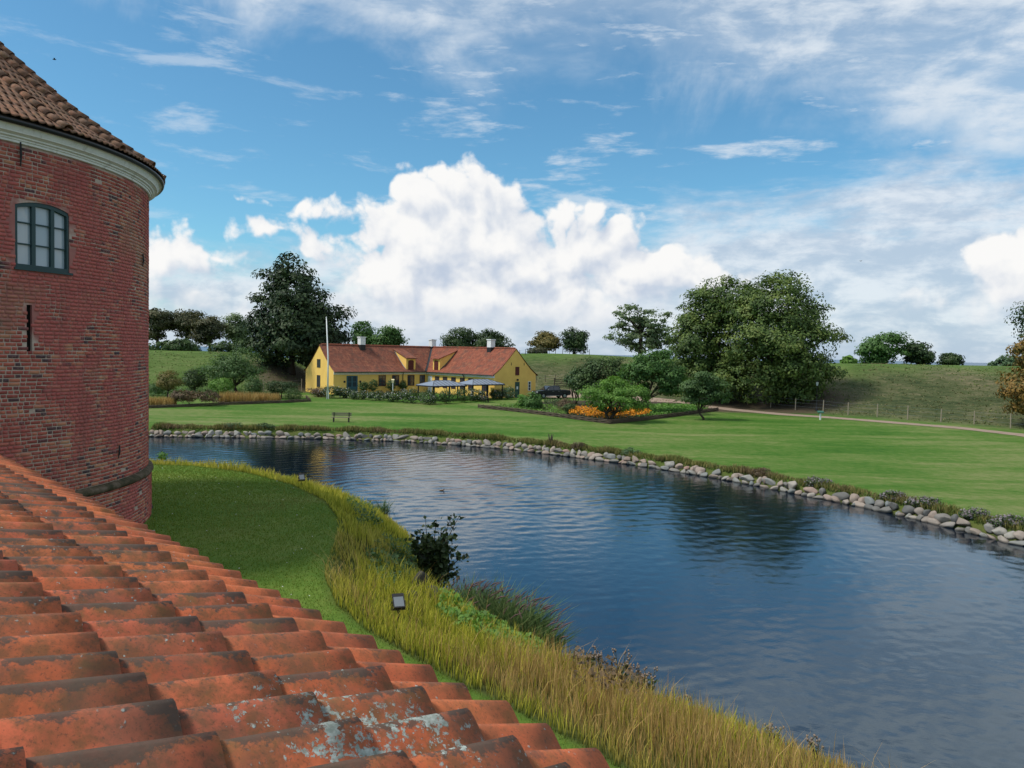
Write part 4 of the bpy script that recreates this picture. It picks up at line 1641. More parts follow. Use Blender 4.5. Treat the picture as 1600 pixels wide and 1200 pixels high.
def crown_points(n, ell, rng, clump_r=0.16, n_clump=70, inner=0.45, rough=0.22, flat=0.6, cut_low=-1.0, droop=0.0, fill=0.24):
    """leaf centres and normals for a crown made of ellipsoid lobes: list of (centre, radii)"""
    n_clump = int(n_clump * 2.2)
    cs = np.array([e[0] for e in ell])
    rs_ = np.array([e[1] for e in ell])
    vol = (rs_[:, 0] * rs_[:, 1] * rs_[:, 2]) ** 0.66
    pick = rng.choice(len(ell), n_clump, p=vol / vol.sum())
    d = rng.normal(size=(n_clump, 3))
    d /= np.linalg.norm(d, axis=1)[:, None]
    rad = inner + (0.97 - inner) * rng.uniform(0, 1, n_clump) ** 0.40
    # uneven outline: each direction bulges or sinks a little
    ph = rng.uniform(0, 6.28, 4)
    bulge = 1 + rough * 0.35 * (np.sin(d[:, 0] * 5 + ph[0]) + np.sin(d[:, 2] * 6 + ph[1]) + np.sin(d[:, 1] * 5 + ph[2]))
    rad *= np.clip(bulge, 0.72, 1.10)
    cen = cs[pick] + d * rs_[pick] * rad[:, None] * 0.92
    msize = rs_.min(1)[pick]
    cr = clump_r * 1.12 * msize * rng.uniform(0.5, 1.35, n_clump)
    n1 = int(n * (1 - fill))
    w = cr ** 2
    idx = rng.choice(n_clump, n1, p=w / w.sum())
    q = rng.normal(size=(n1, 3))
    q /= np.linalg.norm(q, axis=1)[:, None]
    rr = rng.uniform(0, 1, n1) ** 0.5
    off = q * rr[:, None] * cr[idx][:, None] * np.array([1.2, 1.2, flat])
    off[:, 2] -= droop * (off[:, 0] ** 2 + off[:, 1] ** 2) / np.maximum(cr[idx], 0.01)
    C = cen[idx] + off
    N = q * 0.8 + d[idx] * 0.8 + np.array([0, 0, 0.45]) + rng.normal(size=(n1, 3)) * 0.35
    # leaves filling the body between the clumps
    n2 = n - n1
    pk = rng.choice(len(ell), n2, p=vol / vol.sum())
    d2 = rng.normal(size=(n2, 3))
    d2 /= np.linalg.norm(d2, axis=1)[:, None]
    r2 = rng.uniform(0.25, 0.88, n2) ** 0.6
    C2 = cs[pk] + d2 * rs_[pk] * r2[:, None]
    N2 = d2 + rng.normal(size=(n2, 3)) * 0.6 + np.array([0, 0, 0.3])
    return np.concatenate([C, C2]), np.concatenate([N, N2]), cen


def tree(name, label, cat, base, ell, n, leaf, mat, trunk_r=0.25, trunk_top=None, limbs=7, seed=0, group=None, clump_r=0.24, n_clump=80, inner=0.45, rough=0.22,
         flat=0.6, bark='bark', stems=1, crown='crown', droop=0.0, aspect=0.62, extra=None, fill=0.24):
    rng = np.random.default_rng(seed)
    rs = random.Random(seed)
    b = np.array(base, float)
    ell = [(np.array(c, float) - b, np.array(r, float)) for c, r in ell]
    o = thing(name, label, cat, tuple(b), 0, group)
    C, N, cen = crown_points(int(n * 1.25), ell, rng, clump_r, n_clump, inner, rough, flat, droop=droop, fill=fill)
    keep = C[:, 2] > 0.05
    C, N = C[keep], N[keep]
    V, F = leaves_np(C, N, leaf, rng, aspect=aspect)
    link(crown, mesh_np(crown, V, F, [M[mat]], False), o)
    big = max(ell, key=lambda e: e[1][0] * e[1][2])
    cx = big[0]
    if trunk_top is None:
        trunk_top = max(cx[2] - big[1][2] * 0.35, 0.5)
    tb = MB()
    for s in range(stems):
        ox, oy = (0, 0) if stems == 1 else (rs.uniform(-.3, .3), rs.uniform(-.3, .3))
        top = Vector((cx[0] * 0.35 + ox * 2, cx[1] * 0.35 + oy * 2, trunk_top))
        p = [Vector((ox * .3, oy * .3, -0.25)), Vector((ox * .5, oy * .5, trunk_top * 0.3)), top]
        tb.tube(p, [trunk_r * 1.35, trunk_r, trunk_r * 0.72], 8)
        cs = cen[rng.choice(len(cen), min(limbs, len(cen)), replace=False)]
        for q in cs:
            q = Vector(q)
            mid = top.lerp(q, 0.5) + Vector((rs.uniform(-.1, .1), rs.uniform(-.1, .1), rs.uniform(0.0, .15))) * (q - top).length
            tb.tube([top * 0.98, mid, q], [trunk_r * 0.5, trunk_r * 0.28, trunk_r * 0.08], 5, False)
    part('trunk', tb, M[bark], o, True)
    if extra:
        extra(o, C, N, rng)
    return o


def box_ell(x0, y0, x1, y1, Y, depth=None, dy=0.0):
    """ellipsoid from a pixel box at depth Y"""
    a = atY((x0 + x1) / 2, y0, Y)
    b = atY((x0 + x1) / 2, y1, Y)
    l = atY(x0, (y0 + y1) / 2, Y)
    r = atY(x1, (y0 + y1) / 2, Y)
    c = ((l[0] + r[0]) / 2, Y + dy, (a[2] + b[2]) / 2)
    rx = (r[0] - l[0]) / 2
    return (c, (rx, depth if depth else rx * 0.9, (a[2] - b[2]) / 2))


def tree_at(name, label, cat, px, Y, boxes, *a, **k):
    p = atY(px, 560, Y)
    base = (p[0], Y, gz(p[0], Y) - 0.03)
    return tree(name, label, cat, base, [box_ell(*bx, Y) if len(bx) == 4 else box_ell(*bx[:4], Y + bx[4], None, 0) for bx in boxes], *a, **k)


# --- big trees
tree_at('beech_tree', 'huge dark green beech towering over the left end of the yellow house', 'tree', 455, 118,
        [(402, 402, 508, 500), (386, 440, 535, 550), (378, 480, 554, 574), (440, 465, 556, 575), (425, 392, 482, 440), (380, 500, 470, 576)], 24000, 0.50, 'beech', 0.55, 4.0, 10, seed=1, n_clump=130, clump_r=0.26, rough=0.30, droop=0.15)
GR = 'big chestnut trees at the foot of the rampart'
tree_at('chestnut_tree', 'broad olive green chestnut, taller right-hand half of the large pair by the lamp post', 'tree', 1222, 99,
        [(1135, 424, 1285, 560), (1120, 470, 1318, 600), (1150, 428, 1230, 520), (1220, 440, 1300, 560), (1165, 540, 1316, 628), (1195, 418, 1272, 480), (1110, 540, 1240, 636), (1180, 560, 1300, 640)], 34000, 0.36, 'chestnut', 0.55, 4.0, 10, seed=2, group=GR, n_clump=170, clump_r=0.25, rough=0.26, droop=0.18)
tree_at('chestnut_tree', 'olive green chestnut, the left-hand half of the large pair, behind the small grey-green tree', 'tree', 1130, 103,
        [(1058, 436, 1150, 550), (1085, 423, 1185, 520), (1040, 470, 1150, 610), (1085, 530, 1180, 638), (1050, 540, 1130, 630)], 22000, 0.36, 'chestnut', 0.5, 4.0, 9, seed=3, group=GR, n_clump=120, clump_r=0.27, rough=0.26, droop=0.18)
tree_at('rusty_chestnut_tree', 'rust brown chestnut with a green top cut off by the right edge', 'tree', 1640, 80,
        [(1588, 500, 1700, 600), (1564, 560, 1700, 655), (1590, 590, 1690, 660)], 9000, 0.34, 'rust', 0.4, 3.0, 8, seed=4, n_clump=80, clump_r=0.26)
tree_at('maple_tree', 'green treetop rising above the rust brown chestnut at the right edge', 'tree', 1650, 90,
        [(1584, 448, 1720, 560)], 6000, 0.36, 'oak', 0.4, 5.0, 7, seed=5, n_clump=50, clump_r=0.3)
# --- background trees on the ramparts
BG = 'trees along the top of the ramparts'
bgl = [
    ('oak_tree', 'dark round-topped oak right beside the tower edge', 246, 138, [(220, 480, 275, 520), (222, 492, 262, 535)], 4200, 'oakbrown', 60),
    ('oak_tree', 'brownish oak in the middle of the left rampart group', 292, 140, [(258, 480, 328, 522), (270, 495, 320, 530)], 5200, 'oakbrown', 61),
    ('oak_tree', 'brown-tinged oak with see-through base between the left group and the pale ash', 328, 137, [(308, 492, 352, 532), (300, 502, 340, 540)], 3600, 'oakbrown', 62),
    ('ash_tree', 'pale thin-leaved ash just left of the huge beech', 366, 142, [(345, 489, 392, 535), (352, 500, 398, 545)], 3600, 'pale', 63),
    ('linden_tree', 'mid green linden rising behind the left end of the house roof', 566, 140, [(545, 500, 585, 540), (550, 515, 592, 556)], 3600, 'mid', 64),
    ('linden_tree', 'green linden behind the house roof, right of the left chimney', 606, 138, [(582, 507, 630, 550), (590, 520, 632, 556)], 4200, 'mid', 65),
    ('oak_tree', 'round dark green oak behind the middle chimney', 718, 158, [(690, 509, 750, 556)], 4200, 'oak', 66),
    ('oak_tree', 'dark oak behind the right-hand chimney with a lower right shoulder', 765, 157, [(738, 512, 785, 556), (770, 522, 803, 556)], 4200, 'oak', 67),
    ('maple_tree', 'yellowish brown maple on the rampart top right of the house', 853, 150, [(829, 517, 878, 552), (840, 515, 868, 545)], 3600, 'autumn', 68),
    ('oak_tree', 'dark green oak beside the yellowish maple on the rampart top', 897, 148, [(876, 512, 919, 548), (880, 525, 919, 553)], 3600, 'oak', 69),
    ('willow_tree', 'round grey-green tree on the right rampart with a reddish left side', 1384, 124, [(1340, 530, 1390, 572), (1355, 515, 1415, 572)], 5200, 'mid', 70),
    ('oak_tree', 'small dark oak leaning right, beside the grey-green tree', 1436, 124, [(1412, 531, 1452, 572), (1425, 545, 1462, 572)], 3000, 'oak', 71),
    ('hawthorn_bush', 'little lone dark bush on the right rampart skyline', 1488, 126, [(1466, 550, 1504, 574)], 1500, 'oak', 72),
    ('hawthorn_bush', 'low pale green bush peeping out right of the large chestnut', 1326, 122, [(1312, 556, 1340, 574)], 1000, 'fresh', 73),
    ('elder_bush', 'loose grey-green bush on the skyline beside the rust brown chestnut', 1570, 118, [(1545, 560, 1600, 582), (1560, 552, 1600, 575)], 1800, 'grey', 74),
    ('hedge_bush', 'low dark bush mass under the left rampart oaks', 275, 130, [(228, 532, 270, 556), (250, 528, 312, 556)], 3000, 'hedge', 75),
    ('hedge_bush', 'low dark hedge between the pale ash and the huge beech', 360, 128, [(325, 533, 372, 556), (355, 528, 405, 560)], 2600, 'hedge', 77),
    ('hedge_bush', 'dark undergrowth between the beech trunk and the left house gable', 482, 129, [(462, 545, 490, 590), (474, 552, 505, 592)], 2200, 'hedge', 78),
    ('thorn_bush', 'low brown scrub at the foot of the yellowish maple', 840, 146, [(822, 541, 858, 556)], 700, 'oakbrown', 76),
]
for (nm, lb, px, Y, boxes, n, mat, sd_) in bgl:
    tree_at(nm, lb, 'bush' if 'bush' in nm else 'tree', px, Y, boxes, n, 0.40, mat, 0.28, None, 6, seed=sd_, group=BG if 'tree' in nm else 'bushes along the top of the ramparts', n_clump=26, clump_r=0.40, rough=0.6)
tree_at('locust_tree', 'tall airy pale green tree with bare limbs showing, left of the chestnut pair', 'tree', 1000, 118,
        [(955, 472, 1010, 510), (990, 478, 1052, 525), (948, 500, 1000, 545), (1010, 500, 1056, 550), (965, 505, 1040, 556)], 6200, 0.36, 'pale', 0.4, 6.5, 14, seed=21, n_clump=44, clump_r=0.30, rough=0.35, flat=0.45)
# --- garden trees, right
tree_at('apple_tree', 'bright green apple tree standing in the orange flower bed', 'tree', 955, 79.0,
        [(900, 596, 955, 644), (928, 586, 990, 630), (965, 596, 1020, 646), (912, 608, 1004, 645)], 8000, 0.20, 'fresh', 0.15, 0.9, 9, seed=31, n_clump=44, clump_r=0.36, stems=3, rough=0.5)
tree_at('walnut_tree', 'mid green tree behind the orange bed with its forked trunk showing', 'tree', 1016, 88,
        [(966, 560, 1022, 616), (988, 541, 1054, 600), (1016, 566, 1074, 622)], 8500, 0.28, 'mid', 0.2, 1.6, 9, seed=32, n_clump=50, clump_r=0.33, stems=2, rough=0.5)
tree_at('lilac_bush', 'dense dark bush between the pickup truck and the green apple tree', 'bush', 925, 96,
        [(886, 568, 940, 622), (905, 554, 985, 622)], 6500, 0.28, 'hedge', 0.15, 1.0, 6, seed=33, n_clump=70, clump_r=0.27, stems=3)
tree_at('elder_bush', 'lighter green bush with arching twigs at the pickup end of the dark bush', 'bush', 900, 97,
        [(884, 576, 920, 610)], 1800, 0.24, 'grey', 0.1, 0.8, 6, seed=34, n_clump=26, clump_r=0.35, stems=3)
tree_at('whitebeam_tree', 'small grey-green tree at the end of the wattle fence, in front of the chestnut', 'tree', 1102, 82.5,
        [(1060, 592, 1098, 632), (1076, 577, 1112, 612), (1100, 580, 1132, 616), (1112, 596, 1145, 634), (1084, 598, 1124, 634)], 6000, 0.22, 'apple', 0.12, 0.8, 11, seed=35, n_clump=34, clump_r=0.46, rough=0.8, fill=0.12)
tree_at('bean_plant', 'leafy tall climbing bean plant at the left end of the wattle bed', 'plant', 814, 92, [(808, 614, 823, 645)], 900, 0.20, 'veg', 0.03, 0.6, 5, seed=36, n_clump=20, clump_r=0.45, stems=2)
tree_at('bean_plant', 'broad leafy climbing bean plant hiding the truck bumper', 'plant', 832, 90, [(817, 611, 850, 647)], 1700, 0.22, 'mid', 0.03, 0.6, 5, seed=37, n_clump=26, clump_r=0.40, stems=3)
# --- garden trees, left
tree_at('apple_tree', 'large spreading grey-green apple tree in the left garden', 'tree', 372, 100,
        [(318, 548, 390, 600), (345, 540, 412, 595), (305, 560, 420, 600)], 8000, 0.21, 'apple', 0.22, 1.3, 12, seed=41, n_clump=90, clump_r=0.25, stems=2, rough=0.3)
tree_at('plum_tree', 'small yellowish green fruit tree nearest the tower', 'tree', 262, 95, [(244, 578, 284, 612)], 2600, 0.18, 'autumn', 0.11, 0.9, 6, seed=42, n_clump=30, clump_r=0.33)
tree_at('plum_tree', 'small dark green fruit tree between the yellowish one and the large apple tree', 'tree', 304, 101, [(284, 576, 326, 610)], 2600, 0.19, 'oak', 0.10, 0.9, 6, seed=43, n_clump=30, clump_r=0.33)
tree_at('medlar_tree', 'low flat-topped dark tree at the right end of the left garden', 'tree', 440, 98, [(412, 594, 470, 616)], 2600, 0.18, 'oak', 0.09, 0.7, 7, seed=44, n_clump=34, clump_r=0.36)
tree_at('box_bush', 'round clipped bush under the low flat-topped tree', 'bush', 459, 95, [(442, 605, 474, 629)], 1400, 0.13, 'hedge', 0.06, 0.3, 4, seed=45, n_clump=30, clump_r=0.4)
tree_at('currant_bush', 'light green bush behind the trunk of the large apple tree', 'bush', 345, 96, [(325, 590, 368, 616)], 1500, 0.18, 'fresh', 0.06, 0.4, 5, seed=46, n_clump=26, clump_r=0.38)
tree_at('currant_bush', 'olive bush right of the large apple tree trunk', 'bush', 395, 95, [(380, 586, 412, 618)], 1500, 0.18, 'apple', 0.06, 0.4, 5, seed=47, n_clump=26, clump_r=0.38)
tree_at('heather_bed', 'reddish brown perennials in front of the small dark fruit tree', 'plants', 300, 86, [(262, 608, 312, 630), (300, 609, 345, 628)], 3200, 0.16, 'reddish', 0.04, 0.3, 4, seed=48, n_clump=50, clump_r=0.4)
tree_at('border_shrub', 'dull green low shrub at the foot of the rampart beside the tower', 'bush', 240, 98, [(225, 598, 262, 616)], 1200, 0.18, 'apple', 0.05, 0.4, 4, seed=49, n_clump=22, clump_r=0.4)
# border shrubs before the house
SHB = 'shrubs of the flower border before the house'
shrubs = [(486, 603, 510, 620, 'brownish low shrub at the left gable', 'reddish'), (506, 601, 530, 622, 'dark shrub left of the flagpole foot', 'rosebush'),
          (528, 604, 548, 622, 'low shrub just right of the flagpole', 'rosebush'), (560, 594, 576, 613, 'dark climbing shrub right of the blue door', 'hedge'),
          (576, 592, 592, 613, 'dark climbing shrub between the blue door and the first window', 'hedge'), (604, 592, 618, 611, 'dark round shrub between two front windows', 'hedge'),
          (624, 594, 636, 610, 'dark shrub at the downpipe in the house corner', 'hedge'), (548, 609, 574, 624, 'low border shrub below the blue door', 'rosebush'),
          (574, 610, 602, 626, 'low border shrub with pale blossoms below the first window', 'rosebush'), (602, 610, 630, 628, 'border shrub right of the white-post lamp', 'rosebush'),
          (628, 607, 658, 630, 'broad border shrub left of the first pavilion', 'rosebush'), (656, 607, 684, 632, 'shaggy shrub at the near corner of the border', 'rosebush'),
          (684, 607, 712, 631, 'shaggy shrub before the first pavilion', 'hedge'), (710, 606, 736, 629, 'dark shrub between the two pavilions', 'hedge'),
          (734, 607, 754, 627, 'dark shrub before the second pavilion', 'rosebush'), (770, 608, 784, 624, 'thin flowering shrub at the right pavilion post', 'rosebush'),
          (786, 604, 803, 624, 'tall flowering shrub beside the green gable door', 'grey')]


def flowers_on(o, C, N, rng, mat='flowerpale', frac=0.05, size=0.10, name='blossom'):
    k = rng.choice(len(C), max(3, int(len(C) * frac)), replace=False)
    V, F = leaves_np(C[k] + np.array([0, -0.06, 0.06]), N[k] + np.array([0, -1, 0.6]), size, rng, aspect=1.0)
    link(name, mesh_np(name, V, F, [M[mat]]), o)


def shrub_px(x0, y0, x1, y1, label, mat, seed, n=700, leaf=0.17, group=None, fl=True, name='border_shrub', cat='bush', Y=None, **kw):
    if Y is None:
        Y = on_ground((x0 + x1) / 2, y1)[1]
        if Y > 112:
            Y = 106
    if name == 'border_shrub' and fl:
        x0, x1, n = x0 - 5, x1 + 5, int(n * 1.5)
    return tree_at(name, label, cat, (x0 + x1) / 2, Y, [(x0, y0, x1, y1)], n, leaf, mat, 0.04, 0.3, 4, seed=seed, group=group, n_clump=24, clump_r=0.42,
                   extra=(lambda o, C, N, rng: flowers_on(o, C, N, rng)) if fl else None, **kw)


for i, (x0, y0, x1, y1, lb, mt_) in enumerate(shrubs):
    yy = None
    if y1 < 615:
        yy = {560: 108.0, 576: 109.5, 604: 112.0, 624: 114.0}[x0]
    shrub_px(x0, y0, x1, y1, lb, mt_, 200 + i, group=SHB, fl=mt_ != 'hedge', Y=yy)


# --- grass blades
def blades(name, pts, hgt_, wid, mat, rng, lean=0.35, seg=2, kind='stuff', parent=None, dirbias=None):
    """pts (n,3); hgt, wid scalars or arrays"""
    n = len(pts)
    h = np.broadcast_to(hgt_, (n,)) * rng.uniform(0.55, 1.25, n)
    w = np.broadcast_to(wid, (n,)) * rng.uniform(0.7, 1.3, n)
    a = rng.uniform(0, 2 * PI, n)
    face = np.stack([np.cos(a), np.sin(a), np.zeros(n)], 1)
    b = rng.uniform(0, 2 * PI, n)
    ln = np.stack([np.cos(b), np.sin(b), np.zeros(n)], 1) * (h * lean * rng.uniform(0.1, 1.4, n))[:, None]
    if dirbias is not None:
        ln += np.asarray(dirbias)[None, :] * h[:, None]
    base = np.asarray(pts)
    up = np.array([0, 0, 1.0])
    if seg == 1:
        V = np.stack([base - face * w[:, None] / 2, base + face * w[:, None] / 2, base + up * h[:, None] + ln], 1).reshape(-1, 3)
        F = np.arange(3 * n).reshape(-1, 3)
        H = np.tile([0, 0, 1.0], n)
    else:
        mid = base + up * (h * 0.6)[:, None] + ln * 0.35
        tip = base + up * (h * 0.97)[:, None] + ln
        V = np.stack([base - face * w[:, None] / 2, base + face * w[:, None] / 2, mid + face * w[:, None] * 0.42, mid - face * w[:, None] * 0.42, tip], 1).reshape(-1, 3)
        k = np.arange(n)[:, None] * 5
        F = np.concatenate([k + np.array([[0, 1, 2]]), k + np.array([[0, 2, 3]]), k + np.array([[3, 2, 4]])], 0)
        H = np.tile([0, 0, 0.6, 0.6, 1.0], n)
    o = link(name, mesh_np(name, V, F, [M[mat]], False, {'h': H}), parent)
    if kind:
        o['kind'] = kind
    return o


def scatter(n, x0, x1, y0, y1, rng, cond):
    P = np.stack([rng.uniform(x0, x1, n), rng.uniform(y0, y1, n)], 1)
    g = ground(P)
    keep = cond(P, g)
    return np.column_stack([P[keep], g['z'][keep]])


def in_view(P, m=60):
    d = P - CAM
    w = d @ Fv
    x = 800 + FPX * (d @ Rv) / w
    y = 600 - FPX * (d @ Uv) / w
    return (w > 0.5) & (x > -m) & (x < 1600 + m) & (y < 1200 + 3 * m)


def build_grass():
    rng = np.random.default_rng(77)
    # tall grass on the near bank; density follows distance
    allp = []
    P = scatter(620000, -40, 13, 5, 47, rng, lambda P, g: (g['zone'] == 2) & (g['bank'] > 0.25))
    P = P[in_view(P)]
    D = np.hypot(P[:, 0], P[:, 1])
    keep = rng.uniform(0, 1, len(P)) < np.clip((15.0 / D) ** 1.4, 0.16, 1.0)
    P = P[keep]
    D = D[keep]
    # clumpiness: height varies by place; straw is tallest along the front
    hv = 0.42 + 0.16 * np.sin(P[:, 0] * 1.3 + 1.0) * np.sin(P[:, 1] * 0.9) + 0.10 * np.sin(P[:, 0] * 3.1 + P[:, 1] * 2.3)
    hv = hv + 0.10 * sst(-P[:, 1], -20.0, -12.0)
    dl, inl = seg_dist(P[:, :2], ISL_L)
    dw, inw = seg_dist(P[:, :2], ISL_W)
    hv = hv * (0.45 + 0.55 * sst(dw, 0.0, 2.2))
    rk = np.min([np.hypot(P[:, 0] - q[0], P[:, 1] - q[1]) for q in [atz(655, 925, 0.5), atz(672, 935, 0.4), atz(648, 950, 0.5)]], axis=0)
    hv = np.where(rk < 1.0, 0.06, hv)
    hv = hv * (0.55 + 0.45 * sst(dl, 0.1, 1.2))
    wid = np.clip(0.0011 * D, 0.011, 0.04)
    straw = (P[:, 1] < 15.0 + 2.0 * np.sin(P[:, 0] * 1.1) + rng.normal(size=len(P)) * 1.2) & (rng.uniform(0, 1, len(P)) < 0.82) & (dl > 0.5)
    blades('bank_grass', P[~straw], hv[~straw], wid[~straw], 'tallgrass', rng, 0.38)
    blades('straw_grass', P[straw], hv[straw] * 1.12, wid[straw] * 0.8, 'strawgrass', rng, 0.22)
    # a few long bent stems
    k = rng.choice(len(P), 900, replace=False)
    k = k[P[k, 1] < 22]
    blades('bent_grass_stems', P[k], 0.72, 0.010, 'strawgrass', rng, 0.95)
    # mown blades on the island
    L = scatter(300000, -24, 3, 6, 38, rng, lambda P, g: (g['zone'] == 2) & (g['bank'] < rng.uniform(0, 1, len(P)) ** 2) & (np.hypot(P[:, 0] - TC[0], P[:, 1] - TC[1]) > 7.15))
    L = L[in_view(L)]
    perp = (L[:, 0] - E0[0]) * SD[0] + (L[:, 1] - E0[1]) * SD[1]
    L = L[perp > -0.6]
    D = np.hypot(L[:, 0], L[:, 1])
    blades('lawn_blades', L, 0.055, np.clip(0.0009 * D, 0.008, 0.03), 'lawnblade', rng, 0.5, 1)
    k = rng.choice(len(L), 90, replace=False)
    V, F = leaves_np(L[k] + np.array([0, 0, 0.05]), np.tile([0.0, -0.3, 1.0], (90, 1)), 0.035, rng, aspect=1.0)
    tag(link('daisies', mesh_np('daisies', V, F, [M['flowerpale']])), kind='stuff')
    # far bank edge: tufts above the boulders
    fl = np.array(FAR_VIS + [(27, 28.5)])
    seg = np.linalg.norm(np.diff(fl, axis=0), axis=1)
    cum = np.concatenate([[0], np.cumsum(seg)])
    n = 22000
    s = rng.uniform(0, cum[-1], n)
    x = np.interp(s, cum, fl[:, 0])
    y = np.interp(s, cum, fl[:, 1])
    x2 = np.interp(s + 0.3, cum, fl[:, 0])
    y2 = np.interp(s + 0.3, cum, fl[:, 1])
    d = np.stack([x2 - x, y2 - y], 1)
    d /= np.maximum(np.linalg.norm(d, axis=1)[:, None], 1e-6)
    nrm = np.stack([-d[:, 1], d[:, 0]], 1)
    off = rng.uniform(0.42, 1.9, n)
    clump = 0.5 + 0.5 * np.sin(s * 1.7) * np.sin(s * 0.61 + 1.3)
    keep = rng.uniform(0, 1, n) < 0.35 + 0.65 * clump
    P = np.stack([x + nrm[:, 0] * off, y + nrm[:, 1] * off], 1)[keep]
    Z = ground(P)['z']
    P3 = np.column_stack([P, np.maximum(Z, 0.3) - 0.02])
    D = np.hypot(P[:, 0], P[:, 1])
    hh = (0.28 + 0.30 * clump[keep]) * (1.0 - 0.5 * sst(off[keep], 1.0, 1.9))
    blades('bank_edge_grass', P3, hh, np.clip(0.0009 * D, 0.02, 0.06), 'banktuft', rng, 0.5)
    # rough tufts on the ramparts
    u = rng.uniform(-0.56, 0.78, 60000)
    Yr = rng.uniform(78, 130, 60000)
    P = np.stack([u * Yr, Yr], 1)
    g = ground(P)
    row = 0.5 + 0.5 * np.sin(g['z'] * 11.0 + 1.5 * np.sin(P[:, 0] * 0.35) + 0.8 * np.sin(P[:, 0] * 1.1))
    ok = (g['zone'] == 0) & (g['k'] > 0.6) & (g['crest'] < 0.95) & (rng.uniform(0, 1, len(P)) < 0.15 + 0.85 * row ** 2)
    P3 = np.column_stack([P, g['z'] - 0.03])[ok]
    d = np.hypot(P3[:, 0] - 29, (P3[:, 1] - 99) * 1.6)
    P3 = P3[d > 11]
    blades('rampart_grass', P3, 0.18, 0.22, 'rampartgrass', rng, 1.3, 1)
    return fl, cum


FL, FLC = build_grass()


def bank_point(s, off):
    x = np.interp(s, FLC, FL[:, 0])
    y = np.interp(s, FLC, FL[:, 1])
    x2 = np.interp(s + 0.3, FLC, FL[:, 0])
    y2 = np.interp(s + 0.3, FLC, FL[:, 1])
    d = np.array([x2 - x, y2 - y])
    d /= np.linalg.norm(d)
    p = np.array([x, y]) + np.array([-d[1], d[0]]) * off
    return p[0], p[1], gz(p[0], p[1])


def bank_at(px, off):
    best, bs = 1e9, 0
    for s_ in np.arange(0, FLC[-1], 0.2):
        p = bank_point(s_, off)
        e = abs(proj((p[0], p[1], 0.6))[0] - px)
        if e < best:
            best, bs = e, s_
    return bank_point(bs, off)


# aster clumps and brown docks on the far bank
for i, (px, py, w, lb, mt_) in enumerate([
        (1575, 812, 1.5, 'faded aster clump on the bank nearest the right edge', 'aster'), (1520, 800, 1.2, 'second faded aster clump from the right edge of the bank', 'aster'),
        (1440, 775, 1.7, 'wide pale aster clump above the pink boulders', 'aster'), (1395, 762, 1.1, 'small aster clump on the bank left of the wide pale one', 'aster'),
        (1280, 738, 1.5, 'greyish aster clump on the bank below the path sign', 'aster'), (1190, 722, 1.2, 'brown-green weed clump on the bank in front of the chestnut reflection', 'reddish'),
        (985, 694, 1.4, 'grey-green weed clump on the bank below the wattle corner', 'grey'), (905, 686, 1.2, 'brownish weed clump on the bank below the bean plants', 'reddish'),
        (415, 667, 1.6, 'dark green weed clump on the bank left of the bench', 'rosebush'), (365, 668, 1.4, 'pale flowering weed clump on the bank straight below the large apple tree', 'grey')]):
    x, y, z = bank_at(px, 0.95)
    tree('weed_clump', lb, 'plant', (x, y, z), [((x, y, z + 0.25), (w * 0.65, 0.45, 0.34))], 700, 0.10, mt_ if mt_ != 'aster' else 'rosebush', 0.015, 0.1, 5, seed=300 + i,
         n_clump=16, clump_r=0.5, group='weed clumps along the boulder edging',
         extra=(lambda o, C, N, rng: flowers_on(o, C, N, rng, 'aster', 0.30, 0.085)) if mt_ == 'aster' else None)

# dock with brown seed spikes
x, y, z = bank_at(861, 0.9)
o = thing('dock_plant', 'dark brown dock with upright seed spikes on the far bank', 'plant', (x, y, z))
mb = MB()
for k in range(5):
    a = k * 1.3
    mb.tube([(0, 0, -.05), (0.12 * math.cos(a), 0.12 * math.sin(a), 0.5), (0.22 * math.cos(a), 0.2 * math.sin(a), 0.95)], [0.02, 0.05, 0.012], 5)
part('seed_spike', mb, M['wood_dark'], o)


# ------------------------------------------------------------------ island shore plants
def shore_bush():
    x, y = atz(676, 925, 0.4)[:2]
    z = gz(x, y)
    o = thing('alder_bush', 'dark glossy-leaved bush leaning over the water on the near bank', 'bush', (x, y, z))
    rng = np.random.default_rng(9)
    rs = random.Random(9)
    tb = MB()
    C, N = [], []
    tips = [(706, 806), (718, 806), (682, 812), (665, 812), (648, 850), (690, 828), (712, 852), (726, 868), (706, 888), (716, 896), (655, 830), (672, 840), (700, 850), (688, 870), (652, 872), (668, 900), (700, 915), (642, 838)]
    for (px, py) in tips:
        dy = rs.uniform(-0.5, 0.5)
        tip = atY(px, py, y + dy) - np.array([x, y, z])
        mid = tip * 0.5 + np.array([rs.uniform(-.12, .12), rs.uniform(-.12, .12), rs.uniform(.05, .2)])
        start = np.array([rs.uniform(-.12, .12), rs.uniform(-.12, .12), -0.1])
        pts = []
        for k in range(9):
            q = k / 8
            pts.append((1 - q) ** 2 * start + 2 * q * (1 - q) * mid + q * q * tip)
        tb.tube(pts, [0.025 * (1 - k / 9) + 0.004 for k in range(9)], 5, False)
        for k in range(46):
            q = rs.uniform(0.15, 1.0)
            c = (1 - q) ** 2 * start + 2 * q * (1 - q) * mid + q * q * tip
            C.append(c + rng.normal(size=3) * 0.085)
            N.append(rng.normal(size=3) + np.array([0.0, -0.3, 0.9]))
    C += [np.array([rs.uniform(-.35, .45), rs.uniform(-.4, .4), rs.uniform(0.35, 1.35)]) for _ in range(700)]
    N += [rng.normal(size=3) + np.array([0, 0, 0.7]) for _ in range(700)]
    V, F = leaves_np(np.array(C), np.array(N), 0.17, rng, aspect=0.85)
    link('leaves', mesh_np('leaves', V, F, [M['alder']]), o)
    part('branches', tb, M['bark'], o)


